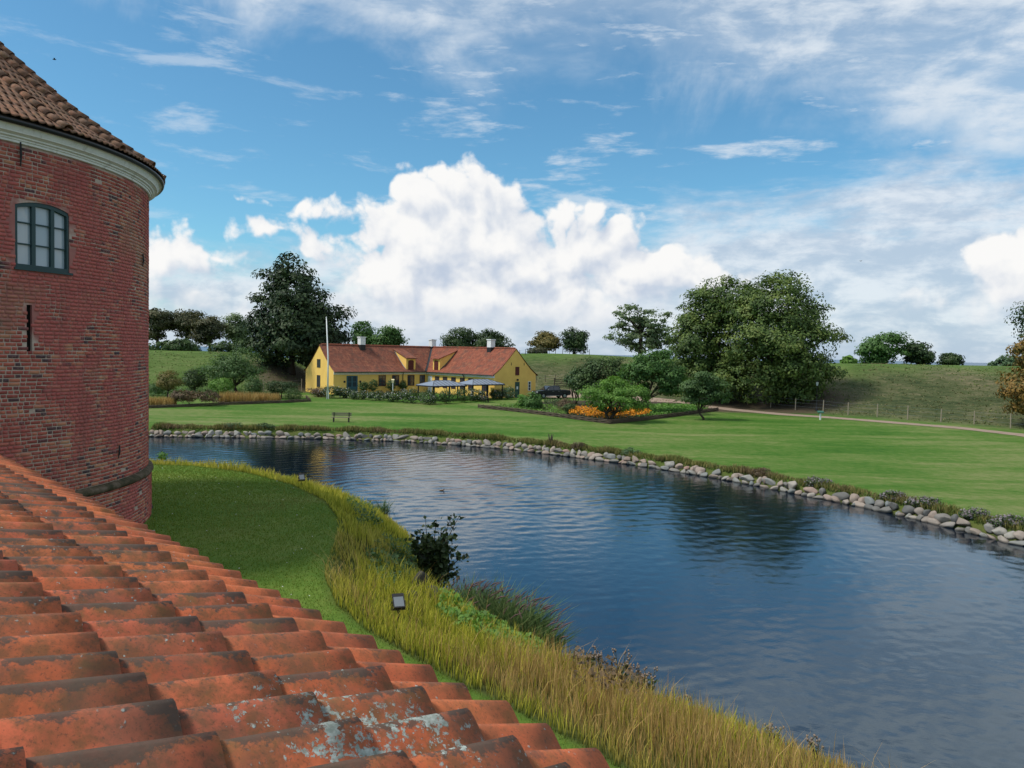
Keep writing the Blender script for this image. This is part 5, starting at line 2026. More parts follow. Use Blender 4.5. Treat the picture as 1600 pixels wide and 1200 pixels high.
shore_bush()
rock(655, 930, (0.7, 0.5, 0.9), 'tall grey rock at the foot of the dark bush', 0.25, 1)
rock(672, 942, (0.7, 0.6, 0.6), 'squat grey rock right of the tall one at the bush foot', 0.15, 4)
rock(640, 945, (0.5, 0.45, 0.5), 'small grey rock left of the bush foot', 0.1, 7)
rock(214, 806, (0.7, 0.6, 0.5), 'mossy stone against the tower base, larger of two', 0.1, 2)
rock(229, 795, (0.45, 0.4, 0.5), 'small dark stone at the tower base edge', 0.08, 5)


def reed_clump():
    rng = np.random.default_rng(15)
    base = atz(768, 1000, 0.0)
    o = thing('reed_clump', 'rounded green reed clump with purplish plumes at the near water edge', 'reeds', (base[0], base[1], 0))
    n = 4600
    # footprint: elongated along the shore
    a = rng.uniform(0, 2 * PI, n)
    r = np.sqrt(rng.uniform(0, 1, n))
    d = np.array([0.72, -0.69])
    e = np.array([0.69, 0.72])
    P2 = np.outer(r * np.cos(a) * 2.25, d) + np.outer(r * np.sin(a) * 0.85, e)
    pts = np.column_stack([P2, np.full(n, -0.1)])
    hh = 1.42 * (1 - 0.40 * r ** 2)
    blades('reed_leaves', pts, hh, 0.045, 'reedleaf', rng, 0.75, 2, None, o, dirbias=(0.06, -0.02, 0))
    mb = MB()
    for k in rng.choice(n, 95, replace=False):
        p = pts[k]
        h = 1.32 + rng.uniform(-.2, .22)
        lx, ly = rng.normal(size=2) * 0.12 + np.array([0.1, -0.04])
        t = np.array([p[0] + lx, p[1] + ly, h * (1 - 0.3 * r[k] ** 2)])
        mb.tube([t - np.array([0, 0, .02]), t + np.array([lx * .5, ly * .5, 0.10]), t + np.array([lx * 1.1 + .03, ly, 0.19])], [0.006, 0.020, 0.004], 4, False)
    tag(part('reed_plumes', mb, M['reedplume'], o), kind='stuff')


reed_clump()


def tall_weed(px, ytop, ybase, label, seed, zb=0.6, heads=14, branchy=1.0):
    base = atz(px, ybase, zb)
    x, y = base[:2]
    z = gz(x, y)
    top = atY(px, ytop, y)
    H = max(0.5, top[2] - z)
    o = thing('thistle_plant', label, 'plant', (x, y, z - 0.03), 0, 'tall dried weeds on the near bank')
    rs = random.Random(seed)
    rng = np.random.default_rng(seed)
    st, hd = MB(), MB()
    C = []
    for s in range(4):
        a = rs.uniform(0, 2 * PI)
        tipv = Vector((math.cos(a) * 0.16 * branchy, math.sin(a) * 0.16 * branchy, H * rs.uniform(0.78, 1.0)))
        st.tube([(0, 0, 0), tipv * 0.5 + Vector((rs.uniform(-.03, .03), rs.uniform(-.03, .03), 0)), tipv], [0.014, 0.010, 0.004], 4, False)
        for k in range(heads // 3):
            q = rs.uniform(0.62, 1.0)
            p = tipv * q
            aa = rs.uniform(0, 2 * PI)
            e = p + Vector((math.cos(aa) * 0.07, math.sin(aa) * 0.07, 0.07))
            st.tube([p, e], [0.005, 0.003], 3, False)
            hd.lathe([(0.001, -0.02), (0.018, 0.0), (0.022, 0.018), (0.008, 0.04)], 6, c=tuple(e))
        hd.lathe([(0.001, -0.02), (0.02, 0.0), (0.024, 0.02), (0.008, 0.05)], 6, c=tuple(tipv))
        for k in range(16):
            q = rs.uniform(0.1, 0.75)
            C.append(np.array(tipv) * q + rng.normal(size=3) * 0.04)
    part('stems', st, M['weedstem'], o)
    tag(part('seed_heads', hd, M['weedhead'], o), kind='stuff')
    V, F = leaves_np(np.array(C), rng.normal(size=(len(C), 3)) + np.array([0, 0, .5]), 0.13, rng, aspect=0.3)
    link('leaves', mesh_np('leaves', V, F, [M['rosebush']]), o)


for i, (px, yt, yb, lb) in enumerate([(900, 1018, 1090, 'tall dried thistle closest to the reed clump'), (917, 1010, 1092, 'thin pale-topped thistle second from the reed clump'),
                                      (944, 1012, 1098, 'bushy brown thistle, tallest against the water'), (971, 1011, 1098, 'bushy brown thistle right of the tallest'),
                                      (998, 1042, 1104, 'pale fluffy weed right of the bushy thistles'), (1016, 1046, 1112, 'thin weed leaning over the water'),
                                      (1064, 1090, 1140, 'short weed with one flat brown head'), (1212, 1135, 1190, 'short dried weed in the far right straw grass'), (1276, 1152, 1212, 'last dried weed at the lower edge of the water')]):
    tall_weed(px, yt, yb, lb, 500 + i)

# pale wispy bush on the island's far point and twig by the tower
wx, wy = atz(597, 788, 0.4)[:2]
wz_ = gz(wx, wy)
o = thing('wispy_grass', 'pale wispy tuft of tall stems on the grassy point of the island', 'plant', (wx, wy, wz_))
rng_w = np.random.default_rng(81)
blades('stems', np.column_stack([rng_w.normal(size=(170, 2)) * 0.16, np.full(170, -0.05)]), 0.95, 0.028, 'reedleaf', rng_w, 0.55, 2, None, o, dirbias=(0.12, 0, 0))
tree_at('willow_herb', 'small green weed above the straw edge beside the tower', 'plant', 252, 37.5, [(246, 705, 262, 720)], 160, 0.09, 'fresh', 0.012, 0.3, 5, seed=82, n_clump=9, clump_r=0.45)


# ------------------------------------------------------------------ floodlights
def floodlight(px, py, zg, label, yaw, tilt, scale=1.0):
    b = atz(px, py, zg)
    x, y = b[:2]
    z = gz(x, y)
    o = thing('floodlight', label, 'floodlight', (x, y, z), yaw, 'floodlights aimed at the castle')
    o.scale = (scale,) * 3
    mb = MB()
    mb.tube([(0, 0, -.2), (0, 0, .42)], 0.03, 8)
    mb.bx(-.17, -.02, .40, .17, .02, .44)
    mb.bx(-.17, -.02, .40, -.15, .02, .62)
    mb.bx(.15, -.02, .40, .17, .02, .62)
    part('bracket', mb, M['iron'], o)
    Mx = Matrix.Rotation(tilt, 4, 'X')
    mb = MB()
    # body: shallow box tapering to the back
    f = [(-.145, 0, -.20), (.145, 0, -.20), (.145, 0, .20), (-.145, 0, .20)]
    bk = [(-.09, .15, -.13), (.09, .15, -.13), (.09, .15, .13), (-.09, .15, .13)]
    f1 = [(p[0], -.03, p[2]) for p in f]
    allv = [Mx @ Vector(p) + Vector((0, 0, .62)) for p in f1 + f + bk]
    mb.v = [tuple(p) for p in allv]
    for a in range(4):
        c = (a + 1) % 4
        mb.face(a, c, 4 + c, 4 + a)
        mb.face(4 + a, 4 + c, 8 + c, 8 + a)
    mb.face(8, 9, 10, 11)
    mb.face(3, 2, 1, 0)
    hs = part('housing', mb, M['iron'], o)
    mb = MB()
    mb.v = [tuple(Mx @ Vector(p) + Vector((0, 0, .62))) for p in ((-.118, -.034, -.17), (.118, -.034, -.17), (.118, -.034, .10), (-.118, -.034, .10))]
    mb.face(0, 1, 2, 3)
    part('lens', mb, M['lens'], hs)
    return o


floodlight(622, 985, 2.2, 'black floodlight standing in the yellow grass above the reed clump', R(18), R(-52), 0.85)
floodlight(471, 760, 2.5, 'small pale-faced floodlight at the lawn edge near the far point of the island', R(30), R(-42), 0.8)

# ------------------------------------------------------------------ floating bird, flying birds
p = atz(690, 767, 0.0)
o = thing('waterbird', 'small brown waterbird floating on the moat', 'bird', (p[0], p[1], -0.015), R(15))
o.scale = (0.75, 0.75, 0.6)
mb = MB()
mb.tube([(-.17, 0, .08), (-.10, 0, .06), (0, 0, .06), (.10, 0, .07), (.15, 0, .11), (.165, 0, .17), (.20, 0, .195), (.245, 0, .185)], [.012, .055, .08, .065, .035, .03, .035, .010], 8)
part('body', mb, plain('brown_feathers', (0.13, 0.075, 0.04), 0.8, 0.2, var=0.3, scale=15), o, True)


def flying_bird(px, py, Y, label, span):
    P_ = atY(px, py, Y)
    o = thing('flying_bird', label, 'bird', tuple(P_), R(25), 'birds in the sky')
    mb = MB()
    mb.tube([(-.16, 0, 0), (-.08, 0, .0), (.04, 0, .01), (.12, 0, .02), (.17, 0, .02)], [.012, .04, .05, .03, .006], 6)
    part('body', mb, M['iron'], o, True)
    for s in (-1, 1):
        mb = MB()
        mb.poly([(.07, s * .03, .02), (.05, s * span * .5, .10), (-.02, s * span, .04), (-.06, s * span * .5, .09), (-.05, s * .03, .02)])
        mb.poly([(-.05, s * .03, .012), (-.06, s * span * .5, .082), (-.02, s * span, .034), (.05, s * span * .5, .092), (.07, s * .03, .012)])
        part('wing', mb, M['iron'], o)


flying_bird(85, 93, 70, 'tiny dark bird flying beside the tower roof', .30)
flying_bird(1345, 408, 120, 'tiny dark bird flying over the right chestnut', .35)


# ------------------------------------------------------------------ yellow house
def build_house():
    H = thing('yellow_house', 'long yellow angled farmhouse with red pantile roof and white chimneys', 'house', (-24.9, 107.0, 1.75), R(43))
    L1, Wd, y2 = 16.0, 8.0, -15.8
    ZB = -0.9
    PR = [(0.0, 6.85), (1.4, 5.45), (2.8, 4.15), (3.6, 3.55), (4.0, 3.30), (4.4, 3.08)]

    def pz(d):
        return float(np.interp(d, [q[0] for q in PR], [q[1] for q in PR]))
    ev = pz(4.0) - 0.10
    # walls
    mb = MB()
    mb.quad((0, 0, ZB), (L1, 0, ZB), (L1, 0, ev), (0, 0, ev))
    mb.quad((L1, 0, ZB), (L1, y2, ZB), (L1, y2, ev), (L1, 0, ev))
    mb.quad((L1 + Wd, y2, ZB), (L1 + Wd, Wd, ZB), (L1 + Wd, Wd, ev), (L1 + Wd, y2, ev))
    mb.quad((L1 + Wd, Wd, ZB), (0, Wd, ZB), (0, Wd, ev), (L1 + Wd, Wd, ev))
    def gable(fn):
        pts = [fn(-4, ZB), fn(4, ZB), fn(4, ev)] + [fn(d, pz(d) - 0.10) for d in (4.0, 3.6, 2.8, 1.4, 0.0)] + [fn(-d, pz(d) - 0.10) for d in (1.4, 2.8, 3.6, 4.0)] + [fn(-4, ev)]
        mb.poly(pts)
    gable(lambda d, z: (-0.0, 4 - d, z))
    gable(lambda d, z: (L1 + 4 + d, y2, z))
    part('wall', mb, M['yellow'], H)
    # roof slopes: front and back of each wing, meeting in valley and hip
    def slope(fn, mat, lab, s0, s1):
        mb = MB()
        for (a, b) in zip(PR[:-1], PR[1:]):
            n = 1
            mb.quad(fn(a[0], s0(a[0]), a[1]), fn(b[0], s0(b[0]), b[1]), fn(b[0], s1(b[0]), b[1]), fn(a[0], s1(a[0]), a[1]))
            mb.quad(fn(a[0], s0(a[0]), a[1] - .12), fn(a[0], s1(a[0]), a[1] - .12), fn(b[0], s1(b[0]), b[1] - .12), fn(b[0], s0(b[0]), b[1] - .12))
        e = PR[-1]
        mb.quad(fn(e[0], s0(e[0]), e[1] - .12), fn(e[0], s0(e[0]), e[1]), fn(e[0], s1(e[0]), e[1]), fn(e[0], s1(e[0]), e[1] - .12))
        r = part('roof', mb, mat, H)
        r['label'] = lab
        return r
    r1 = slope(lambda d, s, z: (s, 4 - d, z), M['roof_a'], 'shade-toned brownish red roof slope of the left wing', lambda d: -0.06, lambda d: L1 + 4 - d)
    slope(lambda d, s, z: (s, 4 + d, z), M['roof_a'], 'rear roof slope of the left wing', lambda d: -0.06, lambda d: L1 + 4 + d)
    r2 = slope(lambda d, s, z: (L1 + 4 - d, s, z), M['roof_b'], 'sun-toned orange red roof slope of the right wing', lambda d: y2 - 0.06, lambda d: 4 - d)
    slope(lambda d, s, z: (L1 + 4 + d, s, z), M['roof_b'], 'rear roof slope of the right wing', lambda d: y2 - 0.06, lambda d: 4 + d)
    # ridge tiles
    mb = MB()
    k = 0.25
    while k < L1 + 4:
        mb.tube([(k, 4, 6.86), (k + 0.40, 4, 6.88)], [0.13, 0.15], 7, True)
        k += 0.38
    k = y2 + 0.25
    while k < 4:
        mb.tube([(L1 + 4, k, 6.86), (L1 + 4, k + .40, 6.88)], [0.13, 0.15], 7, True)
        k += 0.38
    tag(part('ridge_tiles', mb, M['roof_b'], H), kind='stuff')
    # valley gutter
    mb = MB()
    for (a, b) in zip(PR[:-1], PR[1:]):
        pa, pb = Vector((L1 + 4 - a[0], 4 - a[0], a[1] + .03)), Vector((L1 + 4 - b[0], 4 - b[0], b[1] + .03))
        off = Vector((0.12, -0.12, 0.10))
        mb.quad(pa - off * Vector((1, 1, -1)), pb - off * Vector((1, 1, -1)), pb, pa)
        mb.quad(pa, pb, pb + Vector((0.12, -0.12, 0.10)), pa + Vector((0.12, -0.12, 0.10)))
    part('valley_gutter', mb, M['gutter'], H)
    # white eaves band and black gutters, downpipes
    mb = MB()
    mb.bx(0.0, -0.06, ev - 0.52, L1 - 0.06, -0.002, ev)
    mb.bx(L1 - 0.06, y2 + 0.02, ev - 0.52, L1 - 0.002, -0.002, ev)
    part('eaves_band', mb, M['cornice'], H)
    mb = MB()
    mb.tube([(0.2, -0.46, 3.02), (L1 - 0.42, -0.46, 3.02)], 0.075, 6)
    mb.tube([(L1 - 0.46, -0.40, 3.02), (L1 - 0.46, y2 + .2, 3.02)], 0.075, 6)
    part('gutter', mb, M['gutter'], H)
    for pts in ([(11.6, -.44, 2.98), (11.6, -.12, 2.7), (11.6, -.10, ZB)], [(L1 - .44, y2 + 6.6, 2.98), (L1 - .12, y2 + 6.6, 2.7), (L1 - .10, y2 + 6.6, ZB)]):
        mb = MB()
        mb.tube(pts, 0.055, 6)
        part('downpipe', mb, M['gutter'], H)

    # windows on the three walls; fn maps (s, out, z) to local
    fr = lambda s, o_, z: (s, -o_, z)
    ri = lambda s, o_, z: (L1 - o_, -s, z)
    gl = lambda s, o_, z: (-o_, s, z)
    gr = lambda s, o_, z: (L1 + s, y2 - o_, z)

    def bxf(mb, fn, s0, s1, o0, o1, z0, z1):
        p, q = fn(s0, o0, z0), fn(s1, o1, z1)
        mb.bx(min(p[0], q[0]), min(p[1], q[1]), min(p[2], q[2]), max(p[0], q[0]), max(p[1], q[1]), max(p[2], q[2]))

    def window(fn, s, z0, z1, w, mat='redwood', nx=2, nz=3, glass='glass', name='window', bars=True):
        mb = MB()
        t = 0.075
        bxf(mb, fn, s - w / 2, s - w / 2 + t, 0.0, 0.05, z0, z1)
        bxf(mb, fn, s + w / 2 - t, s + w / 2, 0.0, 0.05, z0, z1)
        bxf(mb, fn, s - w / 2 + t, s + w / 2 - t, 0.0, 0.048, z0, z0 + t)
        bxf(mb, fn, s - w / 2 + t, s + w / 2 - t, 0.0, 0.048, z1 - t, z1)
        if bars:
            for k in range(1, nx):
                c = s - w / 2 + w * k / nx
                bxf(mb, fn, c - .03, c + .03, 0.0, 0.044, z0 + t, z1 - t)
            for k in range(1, nz):
                c = z0 + (z1 - z0) * k / nz
                bxf(mb, fn, s - w / 2 + t, s + w / 2 - t, 0.0, 0.036, c - .02, c + .02)
        o = part(name, mb, M[mat], H)
        mb = MB()
        a, b, c, d = fn(s - w / 2 + t, .015, z0 + t), fn(s + w / 2 - t, .015, z0 + t), fn(s + w / 2 - t, .015, z1 - t), fn(s - w / 2 + t, .015, z1 - t)
        mb.quad(a, b, c, d)
        part('pane', mb, M[glass], o)
        return o

    def s_front(px):       # distance along the left wing's front for a pixel column
        th = R(43)
        ax, ay = math.cos(th), math.sin(th)
        d = ray(px, 595)
        u = d[0] / d[1]
        return (u * 107.0 + 24.9) / (ax - u * ay)

    def s_right(px):
        th = R(43)
        ax, ay = math.cos(th), math.sin(th)
        vx, vy = -24.9 + 16 * ax, 107 + 16 * ay
        d = ray(px, 598)
        u = d[0] / d[1]
        return (u * vy - vx) / (ay + u * ax)
    for px in (597, 618, 642, 663):
        window(fr, min(s_front(px), L1 - .75), 0.95, 2.55, 1.25 if px < 650 else 1.0)
    # blue double door
    sd0, sd1 = s_front(541.5), s_front(558.5)
    mid = (sd0 + sd1) / 2
    wdr = sd1 - sd0
    mb = MB()
    bxf(mb, fr, sd0, sd0 + .09, 0, .06, -.05, 2.5)
    bxf(mb, fr, sd1 - .09, sd1, 0, .06, -.05, 2.5)
    bxf(mb, fr, sd0 + .09, sd1 - .09, 0, .058, 2.38, 2.5)
    door = part('double_door', mb, M['bluedoor'], H)
    for (a, b) in ((sd0 + .09, mid - .01), (mid + .01, sd1 - .09)):
        mb = MB()
        bxf(mb, fr, a, b, 0, .035, -.05, 0.95)
        bxf(mb, fr, a, a + .10, 0, .035, .95, 2.38)
        bxf(mb, fr, b - .10, b, 0, .035, .95, 2.38)
        bxf(mb, fr, a + .10, b - .10, 0, .033, 1.58, 1.66)
        part('door_leaf', mb, M['bluedoor'], door)
        mb = MB()
        mb.quad(fr(a + .10, .012, .95), fr(b - .10, .012, .95), fr(b - .10, .012, 2.38), fr(a + .10, .012, 2.38))
        part('pane', mb, M['glass'], door)
    for px in (538, 562.5):
        mb = MB()
        s = s_front(px)
        bxf(mb, fr, s - .11, s + .11, 0, .16, 1.52, 1.80)
        part('wall_lantern', mb, M['iron'], H)
    for px in (683, 695.5, 708.5, 722.5, 735.5, 757):
        window(ri, s_right(px), 0.75, 2.45, 1.05)
    mb = MB()
    s = s_right(673)
    bxf(mb, ri, 0.5, 1.5, 0, .03, -.2, 2.45)
    part('white_door', mb, M['white'], H)
    # left gable windows
    window(gl, 4.15, 3.55, 4.75, 0.95, 'wood_dark', 2, 1)
    window(gl, 4.15, 0.75, 2.45, 0.95, 'wood_dark', 2, 3)
    # right gable: shutter, green door, slim window, lantern
    mb = MB()
    bxf(mb, gr, 3.9, 4.65, 0, .05, 3.05, 4.25)
    sh = part('hatch', mb, M['redwood'], H)
    mb = MB()
    bxf(mb, gr, 3.9, 4.75, 0, .05, -.4, 2.1)
    dr = part('green_door', mb, M['greendoor'], H)
    mb = MB()
    bxf(mb, gr, 4.15, 4.45, .05, .06, 1.05, 1.45)
    part('notice', mb, M['white'], dr)
    window(gr, 6.75, 0.8, 2.15, 0.55, 'white', 1, 3)
    mb = MB()
    bxf(mb, gr, 4.2, 4.45, 0, .18, 2.28, 2.52)
    part('wall_lantern', mb, M['iron'], H)
    for s in (3.1, 5.6):
        mb = MB()
        bxf(mb, gr, s - .03, s + .03, 0, .04, 4.45, 4.85)
        part('wall_anchor', mb, M['iron'], H)

    # shed dormers near the inner corner
    def dormer(fn, s0, s1, lab):
        zt_f, zb_f, back = 5.05, 3.28, 3.35
        o0 = -0.15
        zt_b = pz(4 - back) + 0.10
        mb = MB()
        mb.quad(fn(s0, -o0 * -1, zb_f), fn(s1, -o0 * -1, zb_f), fn(s1, -o0 * -1, zt_f), fn(s0, -o0 * -1, zt_f))
        for s in (s0, s1):
            pts = [fn(s, o0, zb_f), fn(s, o0, zt_f), fn(s, -back, zt_b)]
            for d in (0.6 + 0.2, 1.4, 2.8, 3.6):
                if 4 - d <= back:
                    pts.append(fn(s, -(4 - d), pz(d) - 0.05))
            mb.poly(pts)
        ch = part('dormer', mb, M['yellow'], H)
        ch['label'] = lab
        mb = MB()
        ov = 0.14
        for dz in (0.02, 0.14):
            mb.quad(fn(s0 - ov, o0 + .28, zt_f - .06 + dz), fn(s1 + ov, o0 + .28, zt_f - .06 + dz), fn(s1 + ov, -back - .12, zt_b + dz), fn(s0 - ov, -back - .12, zt_b + dz))
        mb.quad(fn(s0 - ov, o0 + .28, zt_f - .04), fn(s1 + ov, o0 + .28, zt_f - .04), fn(s1 + ov, o0 + .28, zt_f + .08), fn(s0 - ov, o0 + .28, zt_f + .08))
        for s in (s0 - ov, s1 + ov):
            mb.quad(fn(s, o0 + .28, zt_f - .04), fn(s, o0 + .28, zt_f + .08), fn(s, -back - .12, zt_b + .14), fn(s, -back - .12, zt_b + .02))
        part('dormer_roof', mb, M['roof_b'] if fn is ri else M['roof_a'], ch)
        mb = MB()
        m_ = (s0 + s1) / 2
        w = (s1 - s0) * 0.30
        p0, z0_, z1_ = -o0 * -1 + .02, zb_f + .12, zt_f - .42
        pts = [fn(m_ - w, p0 + .02, z0_), fn(m_ + w, p0 + .02, z0_), fn(m_ + w, p0 + .02, z1_)] + [fn(m_ + w * math.cos(a), p0 + .02, z1_ + .18 * math.sin(a)) for a in (0.6, 1.2, 1.9, 2.5)] + [fn(m_ - w, p0 + .02, z1_)]
        mb.poly(pts)
        part('shutter', mb, M['redwood'], ch)
        # lead edge where the cheek meets the roof
        mb = MB()
        for s in (s0 - .02, s1 + .02):
            pts = [fn(s, o0 - .05, pz(3.9) + .04)] + [fn(s, -(4 - d), pz(d) + .05) for d in (3.6, 2.8, 1.4, 0.75)]
            mb.tube(pts, 0.06, 4)
        part('flashing', mb, M['gutter'], ch)
    dormer(fr, 12.35, 14.05, 'dormer of the left wing with a closed oxblood shutter')
    dormer(ri, 1.45, 3.15, 'dormer of the right wing facing the yard')

    # chimneys
    def chimney(x, y, lab, h=1.25, hang=None):
        mb = MB()
        w = 0.42
        mb.bx(x - w, y - w, 6.5, x + w, y + w, 6.85 + h - .16)
        mb.bx(x - w - .07, y - w - .07, 6.85 + h - .158, x + w + .07, y + w + .07, 6.85 + h)
        c = part('chimney', mb, M['white'], H)
        c['label'] = lab
        mb = MB()
        mb.bx(x - w - .015, y - w - .015, 5.75, x + w + .015, y + w + .015, 6.96)
        part('chimney_foot', mb, M['iron'], c)
        mb = MB()
        mb.bx(x - .2, y - .2, 6.85 + h, x + .2, y + .2, 6.85 + h + .03)
        part('flue', mb, M['dark'], c)
    chimney(6.75, 3.7, 'white chimney of the left wing', 1.3)
    chimney(L1 + 4.1, 4.0, 'white chimney over the inner corner', 1.25)
    chimney(L1 + 3.8, y2 + 5.2, 'white chimney of the right wing', 1.3)
    return H


build_house()


# ------------------------------------------------------------------ pavilions in the yard
def pavilion(cx, cy, label, L=5.2, Wd=3.2, zg=1.45, ze=3.55):
    o = thing('pavilion', label, 'pavilion', (cx, cy, zg), R(43), 'grey-roofed pavilions in the yard')
    he = ze - zg
    rh = 0.62
    a = 1.35
    # hipped roof: four slopes with standing seams
    e = 0.25
    c = [(-e, -e, he), (L + e, -e, he), (L + e, Wd + e, he), (-e, Wd + e, he)]
    r = [(a, Wd / 2, he + rh), (L - a, Wd / 2, he + rh)]
    for f in ([c[0], c[1], r[1], r[0]], [c[1], c[2], r[1]], [c[2], c[3], r[0], r[1]], [c[3], c[0], r[0]]):
        mb = MB()
        mb.poly(f)
        mb.poly([(p[0], p[1], p[2] - .05) for p in f][::-1])
        part('roof_panel', mb, M['metalroof'], o)
    mb = MB()
    for k in range(1, 8):
        x = L * k / 8
        t = min(1.0, (x + e) / (a + e), (L + e - x) / (a + e))
        mb.tube([(x, -e, he + .02), (x, -e + t * (Wd / 2 + e), he + .02 + rh * t)], 0.022, 4)
        mb.tube([(x, Wd + e, he + .02), (x, Wd + e - t * (Wd / 2 + e), he + .02 + rh * t)], 0.022, 4)
    for q, w in ((0, 0), (1, 1), (2, 1), (3, 0)):
        mb.tube([c[q], r[w]], 0.035, 5)
    mb.tube([r[0], r[1]], 0.04, 5)
    part('seams', mb, M['iron'], o)
    mb = MB()
    for (x0, y0, x1, y1) in ((-e, -e, L + e, -e + .08), (-e, Wd + e - .08, L + e, Wd + e), (-e, -e + .08, -e + .08, Wd + e - .08), (L + e - .08, -e + .08, L + e, Wd + e - .08)):
        mb.bx(x0, y0, he - .17, x1, y1, he - .055)
    part('beam', mb, M['iron'], o)
    for (x, y) in ((0, 0), (L, 0), (L, Wd), (0, Wd), (L / 2, 0), (L / 2, Wd)):
        mb = MB()
        mb.bx(x - .06, y - .06, -0.5, x + .06, y + .06, he - .17)
        part('post', mb, M['iron'], o)
    return o


pavilion(-10.05, 98.0, 'grey-roofed pavilion nearer the left wing of the house')
pavilion(-5.1, 100.6, 'grey-roofed pavilion in front of the right gable', ze=3.72)


# cafe table with chairs, white border posts
def cafe_chair_mesh():
    root = thing('cafe_chair', 'dark slatted cafe chair left of the first pavilion', 'chair', (0, 0, 0), 0, 'cafe chairs in the yard')
    mb = MB().bx(-.22, -.22, .42, .22, .22, .46)
    part('seat', mb, M['wood_dark'], root)
    mb = MB()
    for k in range(3):
        mb.bx(-.22, .20, .55 + k * .13, .22, .225, .64 + k * .13)
    part('backrest', mb, M['wood_dark'], root)
    for (x, y, t) in ((-.20, -.20, .42), (.20, -.20, .42), (-.20, .21, .92), (.20, .21, .92)):
        part('leg', MB().bx(x - .018, y - .018, 0, x + .018, y + .018, t), M['iron'], root)
    return root


def cafe_table_mesh():
    root = thing('cafe_table', 'round dark cafe table left of the first pavilion', 'table', (0, 0, 0), 0, 'cafe tables in the yard')
    mb = MB()
    mb.lathe([(0.001, .70), (.42, .70), (.42, .735), (.001, .735)], 14)
    part('tabletop', mb, M['wood_dark'], root)
    mb = MB()
    mb.tube([(0, 0, 0.02), (0, 0, .70)], .03, 6)
    mb.box((0, 0, .02), (.5, .06, .04))
    mb.box((0, 0, .021), (.06, .5, .038))
    part('base', mb, M['iron'], root)
    return root


ch0, tb0 = cafe_chair_mesh(), cafe_table_mesh()
spots = [((-16.5, 103.0), 'left of the first pavilion'), ((-8.6, 100.6), 'under the first pavilion'), ((-3.6, 103.4), 'under the second pavilion'), ((-3.0, 98.6), 'on the grass before the second pavilion')]
for i, ((x, y), where) in enumerate(spots):
    tb = tb0 if i == 0 else copy_tree(tb0)
    tb['label'] = 'round dark cafe table ' + where
    tb.location = (x, y, gz(x, y))
    for k, a in enumerate((0.3, 2.2)):
        c = ch0 if (i == 0 and k == 0) else copy_tree(ch0)
        c['label'] = 'dark slatted cafe chair ' + where + (', seen from behind' if k else ', facing the house')
        cx, cy = x + 0.75 * math.cos(a + PI / 2), y + 0.75 * math.sin(a + PI / 2)
        c.location = (cx, cy, gz(cx, cy))
        c.rotation_euler = (0, 0, a)
for i, (px, py, h, lb) in enumerate([(574, 621, .8, 'white border post below the blue door'), (613.5, 621, 2.0, 'tall white post with a birdhouse before the house'), (641, 624, .9, 'white border post left of the first pavilion'),
                                     (674, 630, .9, 'white border post at the near corner of the border'), (703, 622, .7, 'short white post under the first pavilion'), (756.5, 624, .95, 'white border post before the second pavilion')]):
    x, y, z = on_ground(px, py)
    o = thing('white_post', lb, 'post', (x, y, z), 0, 'white posts along the flower border')
    part('post', MB().bx(-.05, -.05, -.2, .05, .05, h), M['white'], o)
    if h > 1.5:
        mb = MB().bx(-.14, -.12, h + .002, .14, .12, h + .34)
        mb.poly([(-.2, -.16, h + .34), (.2, -.16, h + .34), (.2, 0, h + .5), (-.2, 0, h + .5)])
        mb.poly([(-.2, .16, h + .34), (-.2, 0, h + .5), (.2, 0, h + .5), (.2, .16, h + .34)])
        part('birdhouse', mb, plain('cream_paint', (0.7, 0.6, 0.35), 0.7), o)
    else:
        part('cap', MB().bx(-.065, -.065, h + .001, .065, .065, h + .04), M['white'], o)

# ------------------------------------------------------------------ flagpole
x, y, z = on_ground(512, 623.5)
o = thing('flagpole', 'tall slim white flagpole before the left gable', 'flagpole', (x, y, z))
top = atY(510, 497, y)
mb = MB()
mb.tube([(0, 0, -.1), (0, 0, (top[2] - z) * .5), (top[0] - x, 0, top[2] - z)], [0.115, .095, .06], 8)
part('pole', mb, M['white'], o, True)
mb = MB()
mb.lathe([(.001, .0), (.08, .03), (.09, .09), (.06, .15), (.001, .17)], 8, c=(top[0] - x, 0, top[2] - z))
part('finial', mb, M['white'], o, True)
mb = MB().bx(-.14, -.1, -.1, -.1, .1, 1.0).bx(.1, -.1, -.1, .14, .1, 1.0)
part('base_clamp', mb, M['white'], o)

# ------------------------------------------------------------------ bench
x, y, z = on_ground(533, 659.5)
o = thing('park_bench', 'weathered wooden bench on the lawn above the moat', 'bench', (x, y, z), R(3))
for k in range(3):
    part('seat_slat', MB().bx(-.95, -.20 + k * .15, .44, .95, -.08 + k * .15, .475), M['bench_wood'], o)
for k in range(2):
    part('back_slat', MB().bx(-.95, .27, .60 + k * .17, .95, .30, .72 + k * .17), M['bench_wood'], o)
for s in (-.72, .72):
    part('leg', MB().bx(s - .04, -.18, -.05, s + .04, -.10, .44), M['iron'], o)
    part('leg', MB().bx(s - .04, .20, -.05, s + .04, .268, .92), M['iron'], o)
    part('rail', MB().bx(s - .035, -.099, .38, s + .035, .199, .435), M['iron'], o)

